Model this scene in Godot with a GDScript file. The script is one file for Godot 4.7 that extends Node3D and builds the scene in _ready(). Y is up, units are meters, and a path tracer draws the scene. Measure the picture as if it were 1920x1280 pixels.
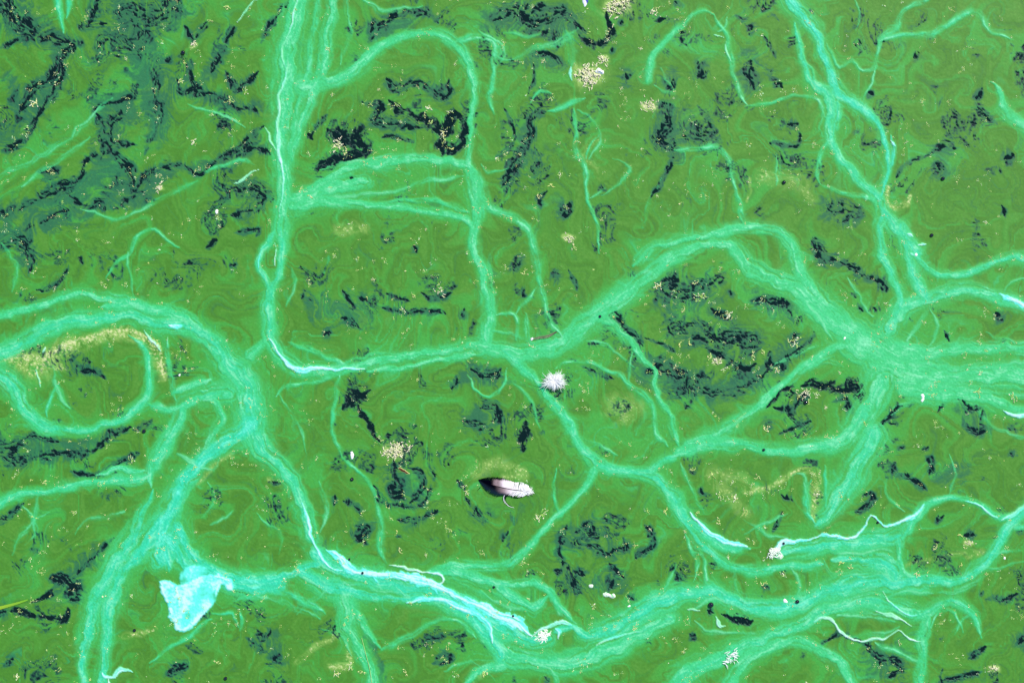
extends Node3D
# One unit of the layout below is one millimetre on the pond: x to the right, y towards the viewer's feet.

const STEP := 1.6
const X0 := -40.0
const Y0 := -40.0
const NX := 1251
const NY := 851
const NV := NX * NY
const CG := 5                       # fine cells per coarse cell
const CX := 251
const CY := 171

var wx := PackedFloat32Array()      # the spot of the film that lies at each grid point, before it was stirred
var wy := PackedFloat32Array()
var n_fine := PackedFloat32Array()
var n_mid := PackedFloat32Array()
var teal := PackedFloat32Array()    # how thick the turquoise scum lies
var turq := PackedFloat32Array()
var line := PackedFloat32Array()    # pale threads
var foam := PackedFloat32Array()
var cream := PackedFloat32Array()
var veiled := PackedFloat32Array()
var ux := PackedFloat32Array()      # coarse: where the stirred film came from
var uy := PackedFloat32Array()
var open := PackedFloat32Array()    # how torn the film is
var haze := PackedFloat32Array()
var best := PackedFloat32Array()
var owner_of := PackedInt32Array()
var mat_of := PackedInt32Array()    # coarse
var height := PackedFloat32Array()
var col := PackedColorArray()
# scratch of one band
var s_d := PackedFloat32Array()
var s_u := PackedFloat32Array()
var s_s := PackedFloat32Array()
var s_mark := PackedInt32Array()
var mark := 0
var touched := PackedInt32Array()

var things: Array = []              # [name, label, category, group]
var grain := FastNoiseLite.new()
var rng := RandomNumberGenerator.new()

func lin(r: float, g: float, b: float, k := 1.0) -> Color:
	var c := Color(r / 255.0, g / 255.0, b / 255.0).srgb_to_linear()
	return Color(c.r * k, c.g * k, c.b * k)

func P(x: float, y: float, h := 0.0) -> Vector3:
	return Vector3(x, h, y) * 0.001

func noise(kind: int, freq: float, octaves: int, sd: int) -> FastNoiseLite:
	var n := FastNoiseLite.new()
	n.noise_type = FastNoiseLite.TYPE_SIMPLEX_SMOOTH
	n.fractal_type = kind as FastNoiseLite.FractalType
	n.frequency = freq
	n.fractal_octaves = octaves
	n.seed = sd
	return n

func warped(n: FastNoiseLite, amp: float, freq: float) -> FastNoiseLite:
	n.domain_warp_enabled = true
	n.domain_warp_amplitude = amp
	n.domain_warp_frequency = freq
	n.domain_warp_fractal_octaves = 3
	return n

# ---------------------------------------------------------------- bands of scum laid along traced lines
func trace(pts: Array, reach: float, taper := 0.0) -> void:
	mark += 1
	touched.clear()
	var m := int(pts.size() / 3.0)
	var total := 0.0
	for i in range(m - 1):
		total += Vector2(pts[i * 3 + 3] - pts[i * 3], pts[i * 3 + 4] - pts[i * 3 + 1]).length()
	var cut := minf(taper, total * 0.3)
	var cut0 := cut * (0.3 if pts[2] >= 9 else 1.0)
	var cut1 := cut * (0.3 if pts[pts.size() - 1] >= 9 else 1.0)
	var along := 0.0
	var px := 0.0
	var py := 0.0
	var pw := 0.0
	var first := true
	for i in range(m - 1):
		var i0 := maxi(i - 1, 0)
		var i3 := mini(i + 2, m - 1)
		var a := Vector3(pts[i0 * 3], pts[i0 * 3 + 1], pts[i0 * 3 + 2])
		var b := Vector3(pts[i * 3], pts[i * 3 + 1], pts[i * 3 + 2])
		var c := Vector3(pts[i * 3 + 3], pts[i * 3 + 4], pts[i * 3 + 5])
		var d := Vector3(pts[i3 * 3], pts[i3 * 3 + 1], pts[i3 * 3 + 2])
		var steps := maxi(2, int(Vector2(b.x - c.x, b.y - c.y).length() / 9.0))
		for k in range(steps + 1):
			if k == 0 and not first:
				continue
			var q := b.cubic_interpolate(c, a, d, float(k) / steps)
			if cut > 0.0:
				var here := along + Vector2(q.x - px, q.y - py).length() if not first else 0.0
				q.z *= 0.25 + 0.75 * smoothstep(0.0, cut0, here) * smoothstep(0.0, cut1, total - here)
			if not first:
				segment(px, py, pw, q.x, q.y, maxf(q.z, 0.8), along, reach)
				along += Vector2(q.x - px, q.y - py).length()
			first = false
			px = q.x
			py = q.y
			pw = maxf(q.z, 0.8)

func segment(ax: float, ay: float, aw: float, bx: float, by: float, bw: float, along: float, reach: float) -> void:
	var r := maxf(aw, bw) * reach + 9.0
	var i0 := maxi(0, int((minf(ax, bx) - r - X0) / STEP))
	var i1 := mini(NX - 1, int((maxf(ax, bx) + r - X0) / STEP) + 1)
	var j0 := maxi(0, int((minf(ay, by) - r - Y0) / STEP))
	var j1 := mini(NY - 1, int((maxf(ay, by) + r - Y0) / STEP) + 1)
	var dx := bx - ax
	var dy := by - ay
	var l2 := maxf(dx * dx + dy * dy, 0.0001)
	var l := sqrt(l2)
	for j in range(j0, j1 + 1):
		var o := j * NX
		for i in range(i0, i1 + 1):
			var v := o + i
			var rx := wx[v] - ax
			var ry := wy[v] - ay
			var t := clampf((rx * dx + ry * dy) / l2, 0.0, 1.0)
			var ex := rx - dx * t
			var ey := ry - dy * t
			var w := aw + (bw - aw) * t
			var dist := sqrt(ex * ex + ey * ey)
			var u := dist / w
			if u > reach:
				continue
			if s_mark[v] != mark:
				s_mark[v] = mark
				touched.append(v)
			elif s_u[v] <= u:
				continue
			s_u[v] = u
			s_d[v] = dist * signf(rx * dy - ry * dx)
			s_s[v] = along + l * t

func band(id: int, tq: float, pts: Array) -> void:
	trace(pts, 2.5, 20.0)
	var thin: bool = pts[2] < 6.5 and pts[pts.size() - 1] < 6.5
	for v in touched:
		var u := s_u[v] * 0.80
		var mid := n_mid[v]
		var fine := n_fine[v]
		var g1 := grain.get_noise_2d(s_s[v] * 0.13 + id * 91.0, s_d[v] * 1.9 + mid * 9.0)
		var g2 := grain.get_noise_2d(s_s[v] * 0.45 - id * 57.0, s_d[v] * 5.2 + mid * 16.0)
		var e := u + fine * 0.14 + mid * 0.28 + (g1 * 0.55 + g2 * 0.3) * (1.0 if not thin else 0.5)
		var apron := 1.0 - smoothstep(0.6, 1.85, u + mid * 0.5 + g1 * 0.3)
		haze[v] = maxf(haze[v], apron * (0.95 if not thin else 0.45))
		if not thin:
			teal[v] = maxf(teal[v], 0.42 * apron * clampf(0.6 + 0.9 * g1 + 0.5 * mid, 0.0, 1.0))
		var a := 1.0 - smoothstep(0.28, 1.28, e)
		if a <= 0.002:
			continue
		var f := 0.0
		if thin:
			a *= clampf(0.72 + 0.7 * mid + 0.5 * g2, 0.15, 1.0)
			f = 0.3 + (1.0 - smoothstep(0.0, 0.7, u + fine * 0.3)) * clampf(0.3 + 0.8 * g1 + 0.3 * mid, 0.0, 1.0)
		else:
			a *= 1.0 - 0.85 * smoothstep(0.10, 0.45, g1 + 0.35 * g2) * (0.25 + 0.75 * smoothstep(0.1, 0.6, u))
			f = 0.32 + 0.40 * g2 + 0.15 * fine + 0.45 * mid + 0.15 * (1.0 - smoothstep(0.0, 0.75, u))
			f += maxf(0.0, 1.0 - absf(g1 + 0.06) * 12.0) * 0.42
			f += maxf(0.0, 1.0 - absf(e - 0.62) * 6.0) * clampf(0.15 + 0.9 * mid + 0.5 * g1, 0.0, 1.0)
		a = clampf(a, 0.0, 1.0)
		if a > best[v]:
			best[v] = a
			owner_of[v] = id
		turq[v] = maxf(turq[v], tq * a * (1.0 - 0.6 * clampf(u, 0.0, 1.0) + 0.4 * g1))
		line[v] = maxf(line[v], clampf(f, 0.0, 1.0) * a)
		teal[v] = 1.0 - (1.0 - teal[v]) * (1.0 - a)

func foam_band(id: int, k: float, pts: Array) -> void:
	trace(pts, 1.6, 16.0)
	var widest := 0.0
	for q in range(2, pts.size(), 3):
		widest = maxf(widest, pts[q])
	for v in touched:
		var e := s_u[v] + n_fine[v] * 0.22 + n_mid[v] * 0.55
		var g := grain.get_noise_2d(s_s[v] * 0.22 + id * 31.0, s_d[v] * 4.0 + n_mid[v] * 6.0)
		var a := k * (1.0 - smoothstep(0.35, 1.1, e)) * (0.84 + 0.75 * g)
		if a > 0.42:
			owner_of[v] = id
			best[v] = 2.0
		foam[v] = maxf(foam[v], clampf(a, 0.0, 1.0))
		turq[v] = maxf(turq[v], clampf(a, 0.0, 1.0) * smoothstep(3.5, 7.0, widest))
		teal[v] = maxf(teal[v], clampf(a * 1.1, 0.0, 1.0))

func soft(field: int, k: float, pts: Array) -> void:      # 0 torn film, 1 haze, 2 cream
	trace(pts, 2.7 if field == 0 else 1.6, 14.0 if field == 0 else 0.0)
	for v in touched:
		var e := s_u[v] + n_mid[v] * 0.55 + n_fine[v] * 0.2
		if field == 0:
			var g := grain.get_noise_2d(s_s[v] * 0.42 + pts[0] * 3.0, s_d[v] * 2.3 + n_mid[v] * 22.0) * 1.2 + grain.get_noise_2d(s_s[v] * 1.5 + n_mid[v] * 12.0, s_d[v] * 4.4 + pts[1]) * 0.8
			var fall := 1.0 - smoothstep(0.1, 1.95, e)
			if k < 1.12:
				veiled[v] = maxf(veiled[v], (1.0 - smoothstep(0.3, 2.65, e)) * minf(k + 0.1, 1.0))
			open[v] = maxf(open[v], fall * (k + g * (0.9 if k < 1.12 else 0.42)))
		elif field == 3:
			veiled[v] = maxf(veiled[v], k * (1.0 - smoothstep(0.2, 1.4, e)))
		elif field == 1:
			haze[v] = maxf(haze[v], k * (1.0 - smoothstep(0.3, 1.3, e)))
		else:
			cream[v] = maxf(cream[v], k * (1.0 - smoothstep(0.2, 1.25, e)))

func dk(k: float, pts: Array) -> void: soft(0, k * ((0.84 if pts[0] < 340 and pts[1] < 520 else 0.95) if k < 1.12 else 1.0), pts)
func vl(k: float, pts: Array) -> void: soft(3, k, pts)
func hz(k: float, pts: Array) -> void: soft(1, k, pts)
func cr(k: float, pts: Array) -> void: soft(2, k, pts)

func new_thing(called: String, label: String, category: String, group := "") -> int:
	things.append([called, label, category, group])
	return things.size() - 1

func streak(label: String, tq: float, strands: Array) -> void:
	var id := new_thing("algae_streak", label, "algae streak", "turquoise streaks of scum between the mats")
	for s in strands:
		band(id, tq, s)

func ridge(label: String, k: float, strands: Array) -> void:
	var id := new_thing("foam_ridge", label, "foam ridge", "pale foam ridges on the scum")
	for s in strands:
		foam_band(id, k, s)

# ---------------------------------------------------------------- meshes
func commit(called: String, st: SurfaceTool, m: Material, parent: Node) -> MeshInstance3D:
	var o := MeshInstance3D.new()
	o.name = called
	o.mesh = st.commit()
	o.material_override = m
	parent.add_child(o, true)
	return o

func tag(o: Node, label: String, category: String, group := "", kind := "") -> void:
	if label: o.set_meta("label", label)
	if category: o.set_meta("category", category)
	if group: o.set_meta("group", group)
	if kind: o.set_meta("kind", kind)

func coat(rough: float, spec := 0.4) -> StandardMaterial3D:
	var m := StandardMaterial3D.new()
	m.vertex_color_use_as_albedo = true
	m.roughness = rough
	m.metallic_specular = spec
	return m

func node(called: String, at: Vector3) -> Node3D:
	var n := Node3D.new()
	n.name = called
	n.position = at
	add_child(n, true)
	return n

func start() -> SurfaceTool:
	var st := SurfaceTool.new()
	st.begin(Mesh.PRIMITIVE_TRIANGLES)
	return st

func tri(st: SurfaceTool, a: Vector3, b: Vector3, c: Vector3, k: Color) -> void:
	for p in [a, b, c]:
		st.set_color(k)
		st.add_vertex(p)

func quad(st: SurfaceTool, a: Vector3, b: Vector3, c: Vector3, d: Vector3, k: Color, k2: Color) -> void:
	# a-b at one end in colour k, d-c at the other in colour k2
	st.set_color(k); st.add_vertex(a)
	st.set_color(k); st.add_vertex(b)
	st.set_color(k2); st.add_vertex(c)
	st.set_color(k); st.add_vertex(a)
	st.set_color(k2); st.add_vertex(c)
	st.set_color(k2); st.add_vertex(d)

func barb(st: SurfaceTool, line_pts: Array, w0: float, w1: float, cols: Array, lift := 0.35) -> void:
	# a fine strand with a ridge along its middle; points in metres, widths in millimetres
	var n := line_pts.size()
	for i in range(n - 1):
		var a: Vector3 = line_pts[i]
		var b: Vector3 = line_pts[i + 1]
		var side := (b - a).cross(Vector3.UP)
		if side.length() < 1e-7:
			side = Vector3.RIGHT
		side = side.normalized()
		var wa: float = lerpf(w0, w1, float(i) / (n - 1)) * 0.0005
		var wb: float = lerpf(w0, w1, float(i + 1) / (n - 1)) * 0.0005
		var up := Vector3.UP * lift * 0.001
		var ka: Color = cols[i]
		var kb: Color = cols[i + 1]
		quad(st, a - side * wa, a + up, b + up, b - side * wb, ka, kb)
		quad(st, a + up, a + side * wa, b + side * wb, b + up, ka, kb)

func lump(st: SurfaceTool, c: Vector3, r: float, flat: float, k: Color) -> void:
	# a small uneven grain
	var ring: Array = []
	var n := 6
	for j in range(3):
		var row: Array = []
		var lat := -0.75 + 0.75 * j
		for i in range(n):
			var an := TAU * (i + 0.5 * j) / n
			var q := r * rng.randf_range(0.75, 1.25)
			row.append(c + Vector3(cos(an) * cos(lat) * q, sin(lat) * q * flat, sin(an) * cos(lat) * q))
		ring.append(row)
	var top := c + Vector3(0, r * flat, 0)
	for i in range(n):
		var i2 := (i + 1) % n
		tri(st, ring[2][i], ring[2][i2], top, k)
		for j in range(2):
			tri(st, ring[j][i], ring[j][i2], ring[j + 1][i], k)
			tri(st, ring[j][i2], ring[j + 1][i2], ring[j + 1][i], k)

func ground(x: float, y: float) -> float:
	var i := clampi(int((x - X0) / STEP), 0, NX - 1)
	var j := clampi(int((y - Y0) / STEP), 0, NY - 1)
	return maxf(height[j * NX + i], 0.0)

func mat_at(x: float, y: float) -> int:
	var i := clampi(int((x - X0) / STEP / CG), 0, CX - 1)
	var j := clampi(int((y - Y0) / STEP / CG), 0, CY - 1)
	return mat_of[j * CX + i]

# ---------------------------------------------------------------- the scene
func _ready() -> void:
	rng.seed = 7
	var cam := Camera3D.new()
	cam.name = "camera"
	cam.position = P(960, 640, 2000)
	cam.rotation_degrees = Vector3(-90, 0, 0)
	cam.fov = rad_to_deg(2.0 * atan(0.64 / 2.0))
	cam.near = 0.05
	cam.far = 400.0
	add_child(cam)

	var env := Environment.new()
	env.background_mode = Environment.BG_SKY
	var sky := Sky.new()
	var sm := ProceduralSkyMaterial.new()
	sm.sky_top_color = Color(0.34, 0.50, 0.72)
	sm.sky_horizon_color = Color(0.72, 0.78, 0.84)
	sm.sky_curve = 0.13
	sm.ground_bottom_color = Color(0.12, 0.16, 0.10)
	sm.ground_horizon_color = Color(0.5, 0.58, 0.55)
	sky.sky_material = sm
	env.sky = sky
	env.tonemap_mode = Environment.TONE_MAPPER_LINEAR
	env.tonemap_exposure = 1.2
	env.sdfgi_enabled = true
	env.ssao_enabled = true
	env.ssil_enabled = true
	var we := WorldEnvironment.new()
	we.name = "world_environment"
	we.environment = env
	add_child(we)

	var sun := DirectionalLight3D.new()
	sun.name = "sun"
	sun.light_energy = 1.35
	sun.light_color = Color(1.0, 0.965, 0.90)
	sun.light_angular_distance = 0.5
	sun.shadow_enabled = true
	sun.look_at_from_position(Vector3.ZERO, Vector3(-0.60, -0.95, 0.74), Vector3.UP)
	add_child(sun)

	prepare()
	stir()
	lay_streaks()
	lay_wisps()
	lay_ridges()
	lay_patches()
	lay_soft()
	find_mats()
	paint()
	build_film()
	build_far()
	build_foam_sheets()
	build_clumps()
	build_feathers()
	build_litter()

func prepare() -> void:
	for a in [veiled, wx, wy, n_fine, n_mid, teal, turq, line, foam, cream, open, haze, best, s_d, s_u, s_s, height]:
		a.resize(NV)
	owner_of.resize(NV); owner_of.fill(-1)
	s_mark.resize(NV); s_mark.fill(0)
	grain = noise(FastNoiseLite.FRACTAL_FBM, 0.045, 2, 21)
	var a1 := noise(FastNoiseLite.FRACTAL_FBM, 0.014, 3, 3)
	var a2 := noise(FastNoiseLite.FRACTAL_FBM, 0.014, 3, 4)
	var fi := noise(FastNoiseLite.FRACTAL_FBM, 0.14, 2, 5)
	var mi := warped(noise(FastNoiseLite.FRACTAL_FBM, 0.028, 3, 6), 22.0, 0.012)
	for j in range(NY):
		var y := Y0 + j * STEP
		for i in range(NX):
			var x := X0 + i * STEP
			var v := j * NX + i
			wx[v] = x + a1.get_noise_2d(x, y) * 7.0
			wy[v] = y + a2.get_noise_2d(x, y) * 7.0
			n_fine[v] = fi.get_noise_2d(x, y)
			n_mid[v] = mi.get_noise_2d(x, y)

func stir() -> void:
	ux.resize(CX * CY)
	uy.resize(CX * CY)
	var psi := noise(FastNoiseLite.FRACTAL_FBM, 0.0065, 2, 51)
	for j in range(CY):
		for i in range(CX):
			var x := X0 + i * STEP * CG
			var y := Y0 + j * STEP * CG
			for k in range(9):
				var gx := psi.get_noise_2d(x + 4.0, y) - psi.get_noise_2d(x - 4.0, y)
				var gy := psi.get_noise_2d(x, y + 4.0) - psi.get_noise_2d(x, y - 4.0)
				x += gy * 130.0
				y -= gx * 130.0
			ux[j * CX + i] = x
			uy[j * CX + i] = y

func lay_streaks() -> void:
	streak("broad turquoise scum streak running down from the top edge left of centre", 0.25, [
		[566, -45, 17, 558, 10, 19, 545, 70, 20, 536, 130, 20, 531, 200, 19, 530, 270, 17, 530, 330, 16, 530, 400, 14, 527, 440, 12],
		[626, -40, 7, 618, 40, 8, 608, 110, 10, 590, 165, 11, 566, 230, 9, 550, 300, 7],
		[600, -40, 5, 592, 50, 6, 576, 130, 8, 558, 200, 7, 546, 270, 6]])
	streak("slender split loop of turquoise scum around a small olive eye below the broad streak", 0.45, [
		[518, 432, 8, 496, 462, 6, 485, 495, 6, 495, 522, 7, 507, 545, 8],
		[530, 430, 8, 528, 470, 8, 524, 505, 7, 511, 535, 8, 506, 560, 12, 504, 600, 10, 510, 640, 11, 523, 668, 12, 548, 688, 12, 580, 697, 10]])
	streak("long horizontal turquoise streak joining the white foam crescent to the central junction", 0.2, [
		[560, 692, 10, 600, 695, 9, 640, 690, 9, 700, 677, 11, 760, 666, 11, 820, 658, 9, 880, 652, 10, 930, 655, 13, 985, 662, 15, 1030, 650, 15],
		[540, 640, 4, 580, 655, 5, 620, 672, 5, 660, 690, 4],
		[690, 695, 5, 760, 690, 5, 830, 672, 6, 890, 665, 7]])
	streak("rising turquoise streak from the central junction to the upper right arch", 0.22, [
		[1020, 655, 14, 1065, 632, 17, 1110, 600, 18, 1160, 560, 17, 1200, 525, 14, 1240, 498, 12, 1285, 470, 11, 1330, 458, 8, 1368, 455, 8, 1388, 478, 10, 1412, 507, 12, 1450, 522, 15, 1490, 538, 19, 1530, 572, 23, 1572, 612, 25, 1620, 650, 28]])
	streak("arched turquoise streak bounding the small olive lens north of the dark speckled mat", 0.2, [
		[1185, 500, 8, 1205, 478, 8, 1235, 462, 7, 1290, 447, 7, 1340, 437, 8, 1385, 428, 9, 1430, 425, 9, 1462, 438, 9, 1483, 468, 9, 1498, 502, 9, 1520, 540, 10, 1548, 572, 12, 1585, 610, 18, 1620, 640, 26]])
	streak("wide banded turquoise streak sweeping out to the middle of the right edge", 0.15, [
		[1600, 640, 26, 1650, 662, 32, 1710, 690, 34, 1770, 705, 26, 1840, 705, 20, 1965, 705, 24],
		[1680, 655, 16, 1740, 662, 14, 1810, 652, 11, 1870, 655, 11, 1965, 655, 12],
		[1690, 720, 20, 1760, 735, 17, 1830, 742, 14, 1890, 762, 9, 1965, 785, 9]])
	streak("turquoise streak dropping south west from the right junction past the dark arch opening", 0.3, [
		[1655, 705, 26, 1640, 740, 22, 1612, 790, 18, 1572, 828, 13, 1500, 843, 10, 1430, 840, 9, 1370, 832, 10, 1310, 838, 11, 1265, 850, 9]])
	streak("straight slanting turquoise streak along the lower side of the dark speckled mat", 0.2, [
		[1590, 645, 6, 1555, 655, 7, 1505, 690, 6, 1455, 730, 7, 1412, 768, 9, 1380, 795, 10, 1335, 818, 12, 1285, 833, 12],
		[1560, 668, 4, 1530, 680, 4, 1500, 700, 4]])
	streak("bright turquoise streak entering at the top right and curling round an oval mat", 0.8, [
		[1465, -45, 15, 1482, 0, 14, 1512, 35, 11, 1538, 72, 9, 1545, 110, 8, 1556, 140, 10, 1567, 172, 12, 1592, 190, 9, 1622, 206, 8, 1645, 236, 7, 1658, 272, 6, 1664, 312, 5, 1658, 345, 5, 1650, 368, 7],
		[1655, 345, 5, 1672, 312, 6, 1675, 275, 8, 1672, 255, 6]])
	streak("turquoise strand down the left side of the oval mat", 0.5, [
		[1490, 40, 4, 1497, 80, 5, 1508, 120, 7, 1525, 158, 8, 1550, 180, 11, 1560, 205, 12, 1556, 240, 9, 1560, 270, 8, 1588, 310, 8, 1620, 345, 8, 1648, 375, 9],
		[1568, 190, 7, 1572, 215, 5, 1562, 255, 4]])
	streak("thin looping line hanging left of the oval mat", 0.3, [
		[1556, 262, 5, 1536, 290, 5, 1533, 318, 5, 1540, 345, 3],
		[1540, 345, 3, 1572, 360, 4, 1612, 366, 4, 1640, 372, 6]])
	streak("turquoise streak from the oval mat to the two scum arcs at the right edge", 0.5, [
		[1645, 365, 9, 1656, 395, 10, 1678, 425, 12, 1700, 448, 12, 1720, 478, 9, 1742, 505, 7, 1775, 518, 7, 1812, 514, 7, 1852, 497, 7, 1890, 486, 8, 1965, 482, 10],
		[1654, 400, 10, 1650, 440, 7, 1653, 480, 7, 1672, 515, 7, 1688, 550, 9, 1684, 590, 12, 1660, 620, 18],
		[1690, 420, 10, 1700, 470, 9, 1720, 530, 10, 1740, 560, 9]])
	streak("turquoise arc over the right hand mat ending in a bright tip at the right edge", 0.4, [
		[1680, 600, 16, 1705, 572, 14, 1762, 553, 13, 1822, 543, 12, 1880, 560, 11, 1965, 585, 13]])
	streak("zigzag mint line winding between the two top right streaks", 0.2, [
		[1555, 80, 3, 1562, 110, 3, 1575, 130, 3, 1600, 113, 3, 1620, 130, 3, 1642, 126, 4, 1645, 100, 4, 1650, 75, 7, 1680, 50, 5, 1700, 20, 5, 1730, 0, 6, 1770, -40, 6]])
	streak("wavy mint line near the top right corner with drooping end", 0.35, [
		[1648, 78, 6, 1700, 65, 5, 1742, 66, 6, 1780, 45, 5, 1812, 25, 5, 1837, 27, 5, 1857, 55, 4, 1897, 75, 3]])
	streak("fine mint line dropping to a dark dot beside the oval mat", 0.2, [
		[1642, 126, 3, 1632, 160, 3, 1617, 185, 2, 1616, 205, 2]])
	streak("pale green patch of scum on the upper right edge", 0.2, [
		[1855, 150, 2, 1872, 165, 4, 1882, 205, 7, 1915, 232, 11, 1965, 260, 13]])
	streak("tent shaped mint line with a long right slope in the upper right quarter", 0.15, [
		[1212, 150, 9, 1230, 100, 6, 1255, 65, 5, 1285, 42, 4, 1312, 23, 4, 1340, 25, 4],
		[1340, 25, 3, 1360, 60, 4, 1370, 100, 4, 1378, 140, 5, 1390, 175, 5, 1402, 198, 4],
		[1398, 200, 4, 1430, 195, 3, 1470, 185, 3, 1510, 180, 3, 1535, 190, 4, 1548, 220, 5]])
	streak("hooked mint line ending on the arched streak right of centre", 0.2, [
		[1265, 278, 6, 1310, 282, 5, 1342, 276, 6, 1366, 300, 6, 1375, 335, 4, 1385, 375, 5, 1398, 425, 6]])
	streak("ragged mint line trickling down below the large cream clump", 0.3, [
		[1078, 200, 4, 1080, 240, 4, 1076, 280, 4, 1092, 300, 5, 1098, 325, 5, 1101, 370, 4, 1116, 410, 3, 1124, 475, 2],
		[1120, 250, 3, 1105, 275, 2, 1100, 300, 3],
		[1022, 210, 4, 1060, 196, 5, 1095, 182, 4]])
	streak("small hook of mint scum left of the large cream clump", 0.2, [[995, 192, 2, 1014, 172, 3, 1036, 178, 2]])
	streak("arched turquoise streak over the flecked mat in the upper middle", 0.25, [
		[560, 165, 20, 610, 155, 13, 655, 140, 10, 685, 115, 10, 722, 85, 8, 772, 67, 7, 822, 67, 8, 860, 88, 9, 880, 122, 8, 887, 165, 7, 887, 210, 6, 880, 258, 5, 878, 295, 7, 881, 325, 9],
		[850, 80, 5, 900, 72, 6, 926, 90, 6, 922, 140, 5, 920, 180, 4, 930, 215, 3]])
	streak("broad pale band below the black flecked pools in the upper middle", 0.1, [
		[535, 378, 10, 600, 347, 9, 652, 320, 9, 722, 306, 9, 792, 300, 9, 850, 303, 8, 885, 312, 8],
		[545, 388, 12, 620, 378, 9, 700, 386, 6, 762, 393, 6, 832, 402, 7, 870, 412, 7, 885, 432, 7],
		[700, 384, 4, 765, 374, 4, 825, 378, 4, 878, 398, 6],
		[560, 375, 14, 620, 352, 12, 690, 340, 10]])
	streak("vertical turquoise streak forming the right side of the square olive mat", 0.2, [
		[880, 305, 8, 886, 345, 10, 895, 385, 12, 888, 425, 9, 891, 470, 9, 905, 512, 10, 914, 560, 11, 917, 600, 10, 908, 645, 10]])
	streak("turquoise streak sloping from the square mat corner to the grey down feather", 0.2, [
		[885, 310, 6, 905, 350, 8, 912, 385, 9, 960, 405, 8, 985, 427, 8, 1000, 462, 7, 1010, 520, 7, 1020, 562, 6, 1032, 602, 5, 1050, 628, 6]])
	streak("tiny mint arc tucked above the square mat corner", 0.1, [[903, 308, 2, 915, 325, 3, 955, 316, 2]])
	streak("small forked line between the square mat and the grey feather", 0.1, [
		[930, 590, 5, 965, 590, 4, 970, 635, 4], [970, 590, 4, 985, 570, 4, 1006, 540, 3]])
	streak("turquoise streak from the central junction down past the white tuft", 0.4, [
		[940, 660, 8, 965, 675, 8, 992, 702, 7, 1022, 732, 8, 1050, 770, 8, 1076, 812, 8, 1100, 850, 8, 1130, 873, 9, 1172, 882, 9, 1222, 876, 8, 1272, 852, 8]])
	streak("turquoise streak curving round the top of the round dark flecked mat to the lower right", 0.5, [
		[1125, 872, 8, 1180, 884, 9, 1222, 892, 10, 1255, 917, 10, 1277, 957, 11, 1310, 992, 11, 1352, 1018, 9, 1405, 1032, 7],
		[1262, 930, 8, 1290, 990, 8, 1330, 1030, 9, 1372, 1060, 8, 1422, 1070, 8, 1482, 1060, 7, 1542, 1055, 9]])
	streak("pair of thin lines framing the stippled mat right of the white tuft", 0.15, [
		[1110, 596, 8, 1150, 610, 7, 1180, 640, 7, 1202, 668, 6, 1228, 693, 4, 1226, 722, 4, 1246, 762, 5, 1262, 802, 5, 1270, 835, 6],
		[1040, 690, 3, 1060, 677, 4, 1092, 676, 4, 1132, 690, 4, 1182, 717, 5, 1215, 745, 6, 1226, 782, 5, 1232, 812, 5, 1252, 835, 5]])
	streak("thin curved line below the central junction", 0.1, [[952, 690, 3, 942, 722, 3, 920, 741, 2, 892, 731, 2, 875, 704, 2]])
	streak("slanting turquoise line from the round flecked mat to the bottom cyan foam", 0.3, [
		[1115, 872, 9, 1102, 905, 7, 1076, 935, 6, 1046, 965, 5, 1012, 1000, 5, 982, 1035, 6, 942, 1058, 8, 892, 1063, 8, 822, 1062, 8],
		[1046, 968, 3, 1040, 920, 2, 1042, 880, 2]])
	streak("turquoise streak carrying the bright cyan foam ridge across the lower middle", 0.7, [
		[590, 1035, 12, 640, 1068, 18, 700, 1085, 20, 760, 1100, 20, 820, 1112, 22, 870, 1135, 24, 920, 1160, 22, 975, 1195, 16, 1030, 1200, 14],
		[560, 1070, 12, 620, 1100, 18, 670, 1110, 16, 720, 1120, 10, 780, 1122, 8, 840, 1132, 9, 890, 1165, 12, 925, 1200, 14, 940, 1235, 16]])
	streak("fringed turquoise scum below the round flecked mat", 0.4, [
		[800, 1070, 8, 860, 1075, 8, 940, 1095, 8, 1000, 1092, 6, 1035, 1108, 5, 1048, 1135, 5, 1070, 1160, 6],
		[930, 1100, 10, 960, 1120, 12, 1000, 1140, 8, 1030, 1112, 8]])
	streak("wide turquoise streak rising through the lower right to the round mat", 0.65, [
		[1040, 1185, 9, 1075, 1172, 8, 1100, 1196, 12, 1160, 1172, 20, 1220, 1136, 20, 1282, 1114, 15, 1332, 1112, 15, 1382, 1130, 16, 1440, 1142, 16, 1492, 1136, 16, 1542, 1114, 18, 1602, 1094, 19, 1682, 1092, 20, 1752, 1090, 11, 1802, 1086, 8, 1842, 1062, 10, 1872, 1022, 9, 1888, 992, 9, 1925, 955, 9, 1965, 930, 10]])
	streak("turquoise streak along the bottom edge right of centre", 0.35, [
		[925, 1195, 12, 955, 1230, 16, 1010, 1240, 17, 1070, 1242, 18, 1130, 1222, 17, 1200, 1185, 16, 1260, 1155, 14],
		[870, 1285, 6, 900, 1255, 8, 950, 1245, 10]])
	streak("thin looping line under the brown and green patches at the bottom centre", 0.2, [
		[715, 1218, 6, 762, 1195, 5, 802, 1170, 4, 832, 1158, 4, 862, 1166, 4, 895, 1195, 4]])
	streak("turquoise streak descending to the bottom edge left of centre with a blue seam", 0.2, [
		[640, 1110, 14, 655, 1150, 15, 650, 1175, 13, 668, 1205, 11, 690, 1245, 10, 712, 1325, 10],
		[670, 1145, 8, 690, 1190, 6, 712, 1215, 6]])
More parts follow.
